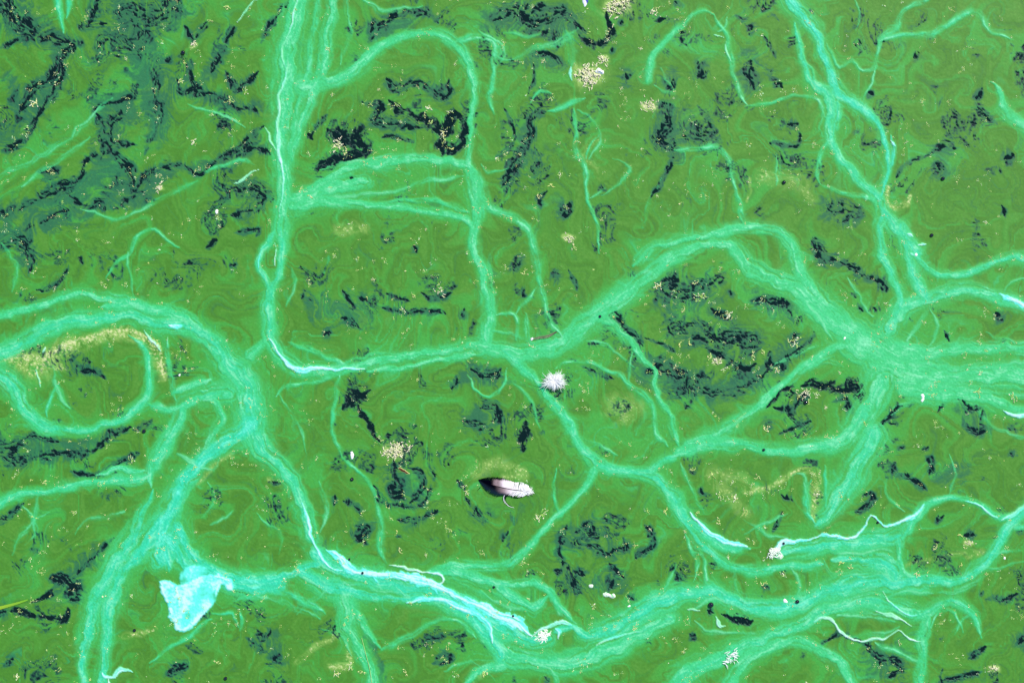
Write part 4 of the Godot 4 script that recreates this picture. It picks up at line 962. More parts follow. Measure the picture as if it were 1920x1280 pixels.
			var dkk := smoothstep(0.20, 0.56, q)
			c = c.lerp(deep, dkk)
			var tone := 1.0 + st * 0.13 + n_fine[v] * 0.08
			col[v] = Color(clampf(c.r * tone, 0.0, 0.9), clampf(c.g * tone, 0.0, 0.9), clampf(c.b * tone, 0.0, 0.9))
			height[v] = 1.0 + 0.7 * t + 1.2 * fo + 0.3 * line[v] * t + 0.25 * n_mid[v] + 0.10 * n_fine[v] + 0.8 * cr_a * absf(st) - 2.1 * smoothstep(0.50, 0.64, q)

func build_film() -> void:
	mat_base = things.size()
	for m in MATS:
		things.append(["algae_mat", m[2], "algae mat", "olive green algae mats"])
	var cells: Array = []
	for i in range(things.size()):
		cells.append(PackedInt32Array())
	for j in range(NY - 1):
		for i in range(NX - 1):
			var v := j * NX + i
			var o := owner_of[v] if best[v] > 0.5 else -1
			if o < 0:
				o = mat_base + mat_of[mini(int((j + 0.5) / CG), CY - 1) * CX + mini(int((i + 0.5) / CG), CX - 1)]
			cells[o].append(v)
	var remap := PackedInt32Array()
	var stamp := PackedInt32Array()
	remap.resize(NV)
	stamp.resize(NV)
	stamp.fill(-1)
	var m := coat(0.62, 0.35)
	var order := PackedInt32Array([0, 1, NX + 1, 0, NX + 1, NX])
	for o in range(things.size()):
		var list: PackedInt32Array = cells[o]
		if list.size() < 3:
			continue
		var vs := PackedVector3Array()
		var ns := PackedVector3Array()
		var cs := PackedColorArray()
		var ix := PackedInt32Array()
		ix.resize(list.size() * 6)
		var w := 0
		var lo := Vector2(1e9, 1e9)
		var hi := Vector2(-1e9, -1e9)
		for v in list:
			var p := Vector2(v % NX, int(v / float(NX)))
			lo = lo.min(p)
			hi = hi.max(p)
		var mid := Vector3(X0 + (lo.x + hi.x) * 0.5 * STEP, 0, Y0 + (lo.y + hi.y) * 0.5 * STEP)
		for v in list:
			for q in range(6):
				var g := v + order[q]
				if stamp[g] != o:
					stamp[g] = o
					remap[g] = vs.size()
					var gi := g % NX
					var gj := int(g / float(NX))
					vs.append((Vector3(X0 + gi * STEP, height[g], Y0 + gj * STEP) - mid) * 0.001)
					var hx := height[mini(gi + 1, NX - 1) + gj * NX] - height[maxi(gi - 1, 0) + gj * NX]
					var hy := height[gi + mini(gj + 1, NY - 1) * NX] - height[gi + maxi(gj - 1, 0) * NX]
					ns.append(Vector3(-hx, 2.0 * STEP, -hy).normalized())
					cs.append(col[g])
				ix[w] = remap[g]
				w += 1
		var arrays := []
		arrays.resize(Mesh.ARRAY_MAX)
		arrays[Mesh.ARRAY_VERTEX] = vs
		arrays[Mesh.ARRAY_NORMAL] = ns
		arrays[Mesh.ARRAY_COLOR] = cs
		arrays[Mesh.ARRAY_INDEX] = ix
		var mesh := ArrayMesh.new()
		mesh.add_surface_from_arrays(Mesh.PRIMITIVE_TRIANGLES, arrays)
		var ob := MeshInstance3D.new()
		ob.name = things[o][0]
		ob.mesh = mesh
		ob.material_override = m
		ob.position = mid * 0.001
		add_child(ob, true)
		tag(ob, things[o][1], things[o][2], things[o][3])

func far_axis(a: float, b: float) -> PackedFloat32Array:
	var list := PackedFloat32Array()
	var out := PackedFloat32Array()
	var d := 0.0
	var s := 10.0
	while d < 9000.0:
		d += s
		s = minf(s * 1.035, 160.0)
		out.append(d)
	for q in range(out.size() - 1, -1, -1):
		list.append(a - out[q])
	var n := int((b - a) / 10.0)
	for q in range(n + 1):
		list.append(a + (b - a) * q / n)
	for q in range(out.size()):
		list.append(b + out[q])
	return list

func build_far() -> void:
	# the open water under everything, to the horizon
	var w := MeshInstance3D.new()
	w.name = "water"
	var pm := PlaneMesh.new()
	pm.size = Vector2(300, 300)
	w.mesh = pm
	var wm := StandardMaterial3D.new()
	wm.albedo_color = Color(0.045, 0.125, 0.12)
	wm.roughness = 0.15
	wm.metallic_specular = 0.25
	w.material_override = wm
	w.position = P(960, 640, 0)
	add_child(w, true)
	tag(w, "dark open water showing through tears in the algae", "", "", "structure")
	# the rest of the scum-covered pond, outside the piece that was traced
	var lo := warped(noise(FastNoiseLite.FRACTAL_FBM, 0.0065, 4, 11), 75.0, 0.0045)
	var vein := warped(noise(FastNoiseLite.FRACTAL_RIDGED, 0.0022, 3, 41), 120.0, 0.003)
	var spots := noise(FastNoiseLite.FRACTAL_RIDGED, 0.014, 4, 42)
	var olive := lin(88, 158, 52, 0.8)
	var green := lin(74, 184, 76, 0.8)
	var scum := lin(66, 210, 128, 0.8)
	var deep := lin(18, 52, 56, 0.8)
	var xs := far_axis(X0, X0 + (NX - 1) * STEP)
	var ys := far_axis(Y0, Y0 + (NY - 1) * STEP)
	var nx := xs.size()
	var ny := ys.size()
	var vs := PackedVector3Array()
	var ns := PackedVector3Array()
	var cs := PackedColorArray()
	var ix := PackedInt32Array()
	for j in range(ny):
		for i in range(nx):
			var x := xs[i]
			var y := ys[j]
			var a := lo.get_noise_2d(x, y)
			var b := vein.get_noise_2d(x, y)
			var t := smoothstep(0.38, 0.62, b)
			var q := smoothstep(0.55, 0.85, spots.get_noise_2d(x, y) + a * 0.5) * (1.0 - t)
			var c := olive.lerp(green, clampf(smoothstep(-0.1, 0.45, a + t * 0.5 + b * 0.3), 0, 1)).lerp(scum, t).lerp(deep, q * 0.9)
			vs.append(P(x, y, 0.8 + 0.6 * t + 0.2 * a))
			ns.append(Vector3.UP)
			cs.append(c)
	var ax := X0 + 1.0
	var bx := X0 + (NX - 1) * STEP - 1.0
	var ay := Y0 + 1.0
	var by := Y0 + (NY - 1) * STEP - 1.0
	for j in range(ny - 1):
		for i in range(nx - 1):
			var mx := (xs[i] + xs[i + 1]) * 0.5
			var my := (ys[j] + ys[j + 1]) * 0.5
			if mx > ax and mx < bx and my > ay and my < by:
				continue
			var v := j * nx + i
			ix.append_array(PackedInt32Array([v, v + 1, v + nx + 1, v, v + nx + 1, v + nx]))
	var arrays := []
	arrays.resize(Mesh.ARRAY_MAX)
	arrays[Mesh.ARRAY_VERTEX] = vs
	arrays[Mesh.ARRAY_NORMAL] = ns
	arrays[Mesh.ARRAY_COLOR] = cs
	arrays[Mesh.ARRAY_INDEX] = ix
	var mesh := ArrayMesh.new()
	mesh.add_surface_from_arrays(Mesh.PRIMITIVE_TRIANGLES, arrays)
	var ob := MeshInstance3D.new()
	ob.name = "algae_film"
	ob.mesh = mesh
	ob.material_override = coat(0.62, 0.35)
	add_child(ob, true)
	tag(ob, "green algae film covering the rest of the pond", "algae film", "", "stuff")

# ---------------------------------------------------------------- foam that stands above the film
func sheet(called: String, label: String, category: String, outline: Array, bulge: float, shade: Callable, rough := 0.7, sd := 1, cell := 1.6) -> MeshInstance3D:
	# a thin uneven sheet with thickness inside a traced outline
	var poly := PackedVector2Array()
	var raw: Array = []
	for q in range(0, outline.size(), 2):
		raw.append(Vector2(outline[q], outline[q + 1]))
	var wob := noise(FastNoiseLite.FRACTAL_FBM, 0.12, 3, 60 + sd)
	for q in range(raw.size()):
		var a: Vector2 = raw[(q - 1 + raw.size()) % raw.size()]
		var b: Vector2 = raw[q]
		var c: Vector2 = raw[(q + 1) % raw.size()]
		var d: Vector2 = raw[(q + 2) % raw.size()]
		var steps := maxi(2, int(b.distance_to(c) / 2.0))
		for k in range(steps):
			var p := b.cubic_interpolate(c, a, d, float(k) / steps)
			poly.append(p + Vector2(wob.get_noise_2d(p.x * 2.0, p.y * 2.0), wob.get_noise_2d(p.y * 2.0, p.x * 2.0 + 99.0)) * 1.5)
	var lo := Vector2(1e9, 1e9)
	var hi := -lo
	for p in poly:
		lo = lo.min(p)
		hi = hi.max(p)
	var mid := (lo + hi) * 0.5
	var nx := int((hi.x - lo.x) / cell) + 2
	var ny := int((hi.y - lo.y) / cell) + 2
	var st := start()
	st.set_smooth_group(1)
	var top: Dictionary = {}
	for j in range(ny + 1):
		for i in range(nx + 1):
			var p := lo + Vector2(i, j) * cell
			var inside := Geometry2D.is_point_in_polygon(p, poly)
			var near := 1e9
			var at := p
			for q in range(poly.size()):
				var c := Geometry2D.get_closest_point_to_segment(p, poly[q], poly[(q + 1) % poly.size()])
				var d := c.distance_to(p)
				if d < near:
					near = d
					at = c
			if inside:
				top[Vector2i(i, j)] = [p, near]
			elif near < cell * 1.05:
				top[Vector2i(i, j)] = [at, 0.0]
	var floor_h := 0.0
	for p in poly:
		floor_h += ground(p.x, p.y) / poly.size()
	var place := func(e: Array) -> Vector3:
		var p: Vector2 = e[0]
		var r := smoothstep(0.0, 9.0, e[1])
		var h: float = floor_h - 0.5 + (1.3 + bulge * r * (0.75 + 0.8 * wob.get_noise_2d(p.x * 0.7, p.y * 0.7)) + 0.06 * wob.get_noise_2d(p.x * 3.0, p.y * 3.0)) * smoothstep(0.0, 2.0, e[1])
		return P(p.x - mid.x, p.y - mid.y, h)
	for j in range(ny):
		for i in range(nx):
			var e: Array = []
			for d in [Vector2i(0, 0), Vector2i(1, 0), Vector2i(1, 1), Vector2i(0, 1)]:
				if top.has(Vector2i(i, j) + d):
					e.append(top[Vector2i(i, j) + d])
			if e.size() < 3:
				continue
			var ids := [0, 1, 2] if e.size() == 3 else [0, 1, 2, 0, 2, 3]
			for k in ids:
				st.set_color((shade as Callable).call(e[k][0].x, e[k][0].y, e[k][1]))
				st.add_vertex((place as Callable).call(e[k]))
	st.generate_normals()
	var o := commit(called, st, coat(rough, 0.3), self)
	o.position = P(mid.x, mid.y, 0)
	tag(o, label, category)
	return o

func foam_patch(called: String, label: String, category: String, level: float, edge: float, outline: Array, folds: Array) -> void:
	var id := new_thing(called, label, category)
	var poly := PackedVector2Array()
	for q in range(0, outline.size(), 2):
		poly.append(Vector2(outline[q], outline[q + 1]))
	var lo := Vector2(1e9, 1e9)
	var hi := -lo
	for p in poly:
		lo = lo.min(p)
		hi = hi.max(p)
	var nf := noise(FastNoiseLite.FRACTAL_FBM, 0.022, 3, 71)
	for j in range(int((lo.y - 12.0 - Y0) / STEP), int((hi.y + 12.0 - Y0) / STEP)):
		for i in range(int((lo.x - 12.0 - X0) / STEP), int((hi.x + 12.0 - X0) / STEP)):
			var v := j * NX + i
			var x := X0 + i * STEP
			var y := Y0 + j * STEP
			var p := Vector2(x + n_fine[v] * 1.2 + n_mid[v] * 4.0, y + n_fine[v] * 1.2 - n_mid[v] * 4.0)
			var d := 1e9
			for q in range(poly.size()):
				d = minf(d, Geometry2D.get_closest_point_to_segment(p, poly[q], poly[(q + 1) % poly.size()]).distance_to(p))
			if not Geometry2D.is_point_in_polygon(p, poly):
				d = -d
			var a := smoothstep(-2.0, edge, d)
			if a <= 0.0:
				continue
			var n := nf.get_noise_2d(x, y)
			var f := level + 0.45 * n + 0.03 * n_fine[v]
			f -= 0.38 * (1.0 - smoothstep(0.0, 30.0, Vector2(x - 394, y - 1112).length())) + 0.3 * (1.0 - smoothstep(0.0, 18.0, Vector2(x - 354, y - 1152).length()))
			f += 0.35 * (1.0 - smoothstep(0.5, 6.0, absf(d - 1.5))) * smoothstep(-0.4, 0.1, n + n_mid[v])
			for q in range(0, folds.size(), 4):
				f += 0.4 * (1.0 - smoothstep(0.3, 3.0, Geometry2D.get_closest_point_to_segment(p, Vector2(folds[q], folds[q + 1]), Vector2(folds[q + 2], folds[q + 3])).distance_to(p)))
			foam[v] = maxf(foam[v], clampf(f, 0.22, 1.0) * a)
			teal[v] = maxf(teal[v], a)
			turq[v] = maxf(turq[v], a)
			if a > 0.5:
				owner_of[v] = id
				best[v] = 2.0

func lay_patches() -> void:
	foam_patch("foam_film", "thin mint film of foam along the top edge of the large foam sheet", "foam film", 0.42, 9.0,
		[333, 1088, 332, 1074, 345, 1061, 362, 1056, 386, 1061, 404, 1070, 413, 1079, 398, 1080, 378, 1083, 362, 1091, 348, 1096, 337, 1098], [360, 1057, 388, 1063, 388, 1063, 412, 1076])
	foam_patch("foam_sheet", "large pale mint and cyan sheet of foam shaped like a hide in the lower left", "foam sheet", 0.72, 5.0,
		[299, 1088, 311, 1086, 322, 1091, 331, 1096, 336, 1094, 349, 1091, 361, 1085, 377, 1077, 392, 1075, 405, 1076, 411, 1070, 421, 1081, 434, 1088, 440, 1098, 438, 1107, 427, 1106, 419, 1098, 415, 1097, 411, 1110, 406, 1126, 395, 1140, 380, 1156, 370, 1168, 358, 1180, 345, 1186, 334, 1185, 329, 1180, 328, 1166, 320, 1164, 313, 1158, 317, 1148, 314, 1130, 305, 1115, 298, 1100],
		[331, 1096, 336, 1133, 301, 1108, 322, 1146, 345, 1180, 392, 1146, 340, 1093, 362, 1085, 395, 1075, 432, 1090])


func build_foam_sheets() -> void:
	var nf := noise(FastNoiseLite.FRACTAL_FBM, 0.05, 3, 71)
	var bubbly := func(x: float, y: float, d: float) -> Color:
		return lin(250, 246, 226, 0.92).lerp(lin(190, 250, 226, 0.85), smoothstep(0.0, 0.4, nf.get_noise_2d(x * 2.5, y * 2.5)))
	var crumb := func(x: float, y: float, d: float) -> Color:
		return lin(236, 250, 226, 0.9).lerp(lin(120, 220, 150, 0.8), smoothstep(0.1, 0.4, nf.get_noise_2d(x * 4.0, y * 4.0)))
	sheet("foam_blob", "pale foam crumb below the black openings of the round flecked mat", "foam blob",
		[1130, 1112, 1138, 1109, 1145, 1113, 1152, 1111, 1155, 1118, 1149, 1122, 1141, 1119, 1132, 1119], 3.0, crumb, 0.8, 4, 1.2)
	sheet("foam_blob", "small white foam dab left of the pale crumb on the round flecked mat", "foam blob",
		[1103, 1096, 1109, 1094, 1113, 1097, 1111, 1102, 1105, 1102], 2.5, crumb, 0.8, 5, 1.2)
	sheet("foam_blob", "pale yellow foam crumb beside the left tip of the sharp peaked foam line", "foam blob",
		[1456, 1042, 1462, 1037, 1470, 1040, 1468, 1046, 1460, 1048], 2.0, crumb, 0.8, 7, 1.2)

# ---------------------------------------------------------------- cream clumps and flecks
func heap_mesh(outline_r: Callable, count: int, tall: float, grain_mm: float, shade: Callable) -> SurfaceTool:
	var st := start()
	st.set_smooth_group(1)
	var p := Vector2.ZERO
	var turn := 0.0
	for k in range(count):
		if k % 14 == 0:
			var an := rng.randf() * TAU
			var reach: float = (outline_r as Callable).call(an)
			p = Vector2(cos(an), sin(an)) * reach * pow(rng.randf(), 0.7) * 0.95
			turn = rng.randf() * TAU
		turn += rng.randf_range(-0.6, 0.6)
		var g := grain_mm * (0.25 + 1.2 * pow(rng.randf(), 1.8)) * (1.0 - 0.045 * (k % 14))
		p += Vector2(cos(turn), sin(turn)) * g * 0.9
		var ang := p.angle()
		var far: float = (outline_r as Callable).call(ang)
		var rr := clampf(p.length() / maxf(far, 0.1), 0.0, 1.0)
		var h := tall * (1.0 - rr * rr) * rng.randf_range(0.3, 1.0) + g * 0.3
		lump(st, P(p.x, p.y, h), g * 0.001, 0.6, (shade as Callable).call(p.x, p.y))
	st.generate_normals()
	return st

func build_clumps() -> void:
	rng.seed = 11
	var m := coat(0.75, 0.3)
	var creams := [lin(226, 232, 140, 0.85), lin(206, 236, 138, 0.85), lin(236, 236, 168, 0.9), lin(184, 226, 120, 0.8), lin(240, 242, 206, 0.92)]
	# the few large ones
	var nr := noise(FastNoiseLite.FRACTAL_FBM, 0.9, 3, 81)
	var big := [
		[1104, 141, 30, 27, 9.0, 430, 1.9, "largest cream clump at the top with a white scrap lying on it", 1, 0.75],
		[1131, 112, 11, 12, 5.0, 90, 1.5, "rounded cream tuft above the largest cream clump", 2, 0.9],
		[1158, 8, 22, 30, 9.0, 330, 1.8, "cream clump cut by the top edge of the picture", 3, 0.8],
		[1217, 196, 19, 21, 4.0, 150, 1.3, "loose pale clump right of the largest cream clump", 4, 0.9],
		[743, 845, 30, 19, 8.0, 330, 1.6, "spiky cream clump below the black T shaped opening", 5, 0.9],
		[1224, 24, 10, 7, 4.0, 50, 1.4, "curved cream clump at the top beside a small black opening", 6, 1.0],
		[632, 272, 16, 14, 5.0, 90, 1.5, "cream clump in the black pool left of the arch", 7, 1.0],
		[1068, 447, 9, 22, 3.0, 70, 1.2, "upright cream clump on the narrow mat below the hanging filaments", 8, 0.9],
		[1511, 735, 22, 14, 5.0, 90, 1.4, "cream clump under the black arch shaped opening", 9, 1.0],
		[299, 350, 7, 22, 3.0, 70, 1.3, "slanting whitish clump left of the broad streak", 10, 1.0],
		[1862, 1250, 9, 13, 4.0, 60, 1.4, "upright cream clump in the lower right corner", 11, 1.0],
		[1816, 1017, 15, 13, 3.0, 60, 1.0, "branching cream clump on the round mat near the right edge", 12, 1.0],
		[825, 547, 9, 12, 4.0, 55, 1.3, "cream clump at the right of the square olive mat", 13, 1.0],
		[362, 82, 16, 5, 3.0, 45, 1.2, "elongated cream clump above the curved black filament at upper left", 14, 1.0],
		[1345, 677, 16, 13, 4.0, 70, 1.3, "scattered cream clump in the middle of the big black speckled mat", 15, 1.0],
	]
	for b in big:
		var sd: float = b[8] * 17.0
		var rx: float = b[2]
		var ry: float = b[3]
		var rad := func(an: float) -> float:
			var q := 0.80 + 0.7 * nr.get_noise_2d(cos(an) * 1.2 + sd, sin(an) * 1.2) + 0.6 * nr.get_noise_2d(cos(an) * 6.0 + sd, sin(an) * 6.0)
			return q * rx * ry / sqrt(pow(ry * cos(an), 2.0) + pow(rx * sin(an), 2.0))
		var shade := func(x: float, y: float) -> Color:
			var t := nr.get_noise_2d(x * 0.15 + sd, y * 0.15)
			return lin(240, 232, 196, 0.95).lerp(lin(214, 230, 152, 0.9), smoothstep(-0.15, 0.35, t + rng.randf_range(-0.2, 0.2))).lerp(lin(250, 240, 220, 0.95), 0.4 * rng.randf())
		var o := commit("algae_clump", heap_mesh(rad, int(b[5] * 3.6), b[4] * 0.4, b[6] * 0.62, shade), m, self)
		o.position = P(b[0], b[1], ground(b[0], b[1]))
		tag(o, b[7], "algae clump", "cream algae clumps")
	# creamy white heaps of bubbles
	for b in [[1018, 1191, 21, 9, -0.45, 1300, "creamy white foam blob at the end of the cyan bottom ridge"], [1452, 1034, 19, 7, -0.7, 900, "white foam cluster at the left tip of the sharp peaked foam line"]]:
		var flat := func(an: float) -> float:
			var q := 0.85 + 0.5 * nr.get_noise_2d(cos(an) * 2.0 + b[0], sin(an) * 2.0)
			return q * b[2] * b[3] / sqrt(pow(b[3] * cos(an + b[4] * -1.0), 2.0) + pow(b[2] * sin(an + b[4] * -1.0), 2.0))
		var foamy := func(x: float, y: float) -> Color:
			return lin(250, 250, 232, 0.95).lerp(lin(200, 250, 226, 0.9), 0.5 * rng.randf())
		var o := commit("foam_blob", heap_mesh(flat, b[5], 2.0, 1.1, foamy), m, self)
		o.position = P(b[0], b[1], ground(b[0], b[1]))
		tag(o, b[6], "foam blob")
	# small ones: a few shapes, each set down many times
	var shapes: Array = []
	for k in range(14):
		var st := start()
		st.set_smooth_group(1)
		var p := Vector2.ZERO
		var an := rng.randf() * TAU
		var home := Vector2.ZERO
		for q in range(22 + k % 5 * 7):
			an += rng.randf_range(-0.75, 0.75)
			p += Vector2(cos(an), sin(an)) * rng.randf_range(0.6, 1.7)
			if p.length() > 9.0 or rng.randf() < 0.09:
				p = home + Vector2(rng.randf_range(-4, 4), rng.randf_range(-4, 4))
			var kc: Color = creams[(k + int(rng.randf() * 2.0)) % 5]
			lump(st, P(p.x, p.y, rng.randf_range(0.2, 1.4)), (0.3 + 0.85 * pow(rng.randf(), 1.5)) * 0.001, 0.8, kc)
		st.generate_normals()
		shapes.append(st.commit())
	var spots: Array = []
	for list in [
		[345, 115, 7, 340, 150, 8, 430, 190, 9, 460, 170, 8, 365, 265, 8, 268, 330, 5, 395, 38, 6, 425, 15, 8, 580, 288, 6, 65, 195, 10, 165, 180, 5, 98, 325, 5, 44, 333, 5, 235, 400, 4, 250, 350, 5, 302, 330, 5],
		[695, 195, 6, 745, 197, 7, 805, 205, 8, 800, 160, 5, 795, 215, 7, 807, 228, 8, 843, 208, 7, 832, 250, 10, 842, 280, 8, 648, 282, 9, 748, 263, 5, 1052, 328, 8, 1036, 350, 9, 1010, 365, 7, 985, 145, 6, 1152, 80, 5, 1200, 90, 5, 1170, 65, 5, 1075, 463, 7, 775, 555, 6, 757, 580, 8, 700, 525, 5, 690, 560, 5, 725, 450, 5, 700, 490, 4, 856, 255, 6, 832, 265, 7],
		[1495, 240, 5, 1670, 145, 4, 1310, 555, 11, 1370, 590, 9, 1345, 582, 9, 1410, 665, 9, 1430, 660, 7, 1490, 640, 12, 1458, 692, 8, 1290, 640, 8, 1305, 530, 8, 1482, 642, 9, 1530, 741, 9, 1496, 746, 8, 1435, 800, 11, 1510, 815, 6, 1430, 560, 9, 1550, 765, 4, 1720, 440, 4, 1515, 752, 6, 1330, 668, 9, 1358, 690, 8],
		[1235, 537, 9, 1275, 640, 9, 1282, 580, 7, 985, 512, 8, 1245, 575, 5, 60, 900, 5, 86, 903, 6, 40, 913, 4, 246, 860, 8, 30, 1270, 7, 108, 1255, 7, 405, 1242, 7, 452, 1045, 4, 870, 910, 7, 876, 922, 6, 745, 1000, 7, 750, 1033, 7, 905, 1036, 6, 800, 1040, 5, 1250, 955, 9, 1100, 985, 6, 1190, 1022, 6, 1020, 962, 10, 1008, 974, 8, 840, 1212, 7, 762, 1260, 8, 910, 1262, 11, 655, 1248, 10, 630, 1262, 8],
		[1805, 1003, 8, 1755, 1025, 8, 1432, 1097, 9, 1470, 1075, 8, 1580, 1055, 8, 1592, 1062, 7, 1335, 890, 8, 1350, 930, 9, 1376, 935, 8, 1395, 962, 9, 1350, 977, 8, 1850, 1075, 6, 1685, 1205, 6, 1720, 1075, 7, 1740, 1070, 5, 1300, 880, 6, 1420, 893, 8, 1375, 905, 7, 1800, 1060, 6, 1690, 742, 5, 1835, 735, 10, 1900, 745, 10, 1530, 925, 7, 1525, 905, 6, 680, 1258, 8, 645, 1170, 5],
	]:
		for q in range(0, list.size(), 3):
			spots.append(Vector3(list[q], list[q + 1], list[q + 2]))
	var nc := noise(FastNoiseLite.FRACTAL_FBM, 0.011, 2, 91)
	var tries := 0
	while spots.size() < 240 and tries < 20000:
		tries += 1
		var x := rng.randf_range(10, 1910)
		var y := rng.randf_range(10, 1270)
		var v := int((y - Y0) / STEP) * NX + int((x - X0) / STEP)
		if teal[v] > 0.3 or rng.randf() > 0.02 + open[v] * 0.5 + 1.6 * maxf(0.0, nc.get_noise_2d(x, y)):
			continue
		spots.append(Vector3(x, y, rng.randf_range(3.0, 5.5)))
	var mat_mid: Array = []
	var mat_far: Array = []
	var mat_n: Array = []
	for k in range(MATS.size()):
		mat_mid.append(Vector2.ZERO)
		mat_far.append(1.0)
		mat_n.append(0)
	for c in range(CX * CY):
		mat_mid[mat_of[c]] += Vector2(X0 + (c % CX) * STEP * CG, Y0 + int(c / float(CX)) * STEP * CG)
		mat_n[mat_of[c]] += 1
	for k in range(MATS.size()):
		mat_mid[k] /= maxf(mat_n[k], 1.0)
	for c in range(CX * CY):
		mat_far[mat_of[c]] = maxf(mat_far[mat_of[c]], Vector2(X0 + (c % CX) * STEP * CG, Y0 + int(c / float(CX)) * STEP * CG).distance_to(mat_mid[mat_of[c]]))
	var protos: Array = []
	for k in range(14):
		var o := MeshInstance3D.new()
		o.name = "algae_clump"
		o.mesh = shapes[k]
		o.material_override = m
		protos.append(o)
	for k in range(spots.size()):
		var s: Vector3 = spots[k]
		var o: MeshInstance3D = protos[k % 14] if k < 14 else protos[k % 14].duplicate()
		add_child(o, true)
		var mi := mat_at(s.x, s.y)
		o.position = P(s.x, s.y, ground(s.x, s.y) - 0.2)
		o.rotation.y = rng.randf() * TAU
		var g := s.z / 8.0
		o.scale = Vector3(g, minf(g, 0.8), g) * rng.randf_range(0.9, 1.1)
		var off: Vector2 = Vector2(s.x, s.y) - mat_mid[mi]
		var part := "middle"
		if off.length() > 26.0:
			part = ["right side", "lower right", "lower side", "lower left", "left side", "upper left", "upper side", "upper right"][posmod(roundi(off.angle() / (TAU / 8.0)), 8)]
			if off.length() > mat_far[mi] * 0.62:
				part = "outer " + part
		tag(o, ("cream crumbs, " if s.z >= 6.5 else "tiny cream crumb, ") + part + " of the " + str(MATS[mi][3]), "algae clump", ("cream crumbs on the " if s.z >= 6.5 else "tiny cream crumbs on the ") + part + " of the " + str(MATS[mi][3]))
	# the countless flecks
	var st2 := start()
	st2.set_smooth_group(1)
	lump(st2, Vector3.ZERO, 0.001, 0.6, Color.WHITE)
	st2.generate_normals()
	var where: Array = []
	var tint: Array = []
	var fm := coat(0.7, 0.3)
	tries = 0
	while where.size() < 15000 and tries < 400000:
		tries += 1
		var x := rng.randf_range(-30, 1950)
		var y := rng.randf_range(-30, 1310)
		var v := clampi(int((y - Y0) / STEP), 0, NY - 1) * NX + clampi(int((x - X0) / STEP), 0, NX - 1)
		var chance := 0.02 + 0.75 * maxf(0.0, nc.get_noise_2d(x, y) - 0.06) + cream[v] * 0.35 + teal[v] * 0.05 + open[v] * 0.12
		if where.size() > 0 and rng.randf() < 0.45:
			var last: Vector3 = where[where.size() - 1].origin * 1000.0
			var a2 := rng.randf() * TAU
			x = last.x + cos(a2) * rng.randf_range(1.0, 4.0)
			y = last.z + sin(a2) * rng.randf_range(1.0, 4.0)
			chance = 0.6
		if rng.randf() > chance:
			continue
		var r := rng.randf_range(0.3, 0.85) * (1.7 if rng.randf() < 0.05 else 1.0)
		where.append(Transform3D(Basis(Vector3.UP, rng.randf() * TAU).scaled(Vector3(r * rng.randf_range(0.8, 1.7), r, r)), P(x, y, ground(x, y) + 0.1)))
		var kc: Color = creams[int(rng.randf() * 5.0) % 5]
		if teal[v] > 0.4:
			kc = kc.lerp(lin(190, 255, 210, 0.85), 0.6) if rng.randf() < 0.75 else lin(236, 214, 150, 0.85)
		tint.append(kc.lerp(lin(120, 190, 80, 0.8), rng.randf() * 0.55))
	var mm := MultiMesh.new()
	mm.transform_format = MultiMesh.TRANSFORM_3D
	mm.use_colors = true
	mm.mesh = st2.commit()
	mm.instance_count = where.size()
	for k in range(where.size()):
		mm.set_instance_transform(k, where[k])
		mm.set_instance_color(k, tint[k])
	var mo := MultiMeshInstance3D.new()
	mo.name = "algae_flecks"
	mo.multimesh = mm
	mo.material_override = fm
	add_child(mo, true)
	tag(mo, "countless tiny pale flecks strewn over mats and streaks", "algae flecks", "", "stuff")

# ---------------------------------------------------------------- feathers and down
func curve_pts(pts: Array, n: int) -> Array:
	# pts: [x, y, h] triples in millimetres, resampled
	var m := int(pts.size() / 3.0)
	var out: Array = []
	for k in range(n + 1):
		var f := float(k) / n * (m - 1)
		var i := mini(int(f), m - 2)
		var a := Vector3(pts[maxi(i - 1, 0) * 3], pts[maxi(i - 1, 0) * 3 + 2], pts[maxi(i - 1, 0) * 3 + 1])
		var b := Vector3(pts[i * 3], pts[i * 3 + 2], pts[i * 3 + 1])
		var c := Vector3(pts[i * 3 + 3], pts[i * 3 + 5], pts[i * 3 + 4])
		var d := Vector3(pts[mini(i + 2, m - 1) * 3], pts[mini(i + 2, m - 1) * 3 + 2], pts[mini(i + 2, m - 1) * 3 + 1])
		out.append(b.cubic_interpolate(c, a, d, f - i))
	return out

func along(pts: Array, t: float) -> Vector3:
	var f := clampf(t, 0.0, 1.0) * (pts.size() - 1)
	var i := mini(int(f), pts.size() - 2)
	return (pts[i] as Vector3).lerp(pts[i + 1], f - i)

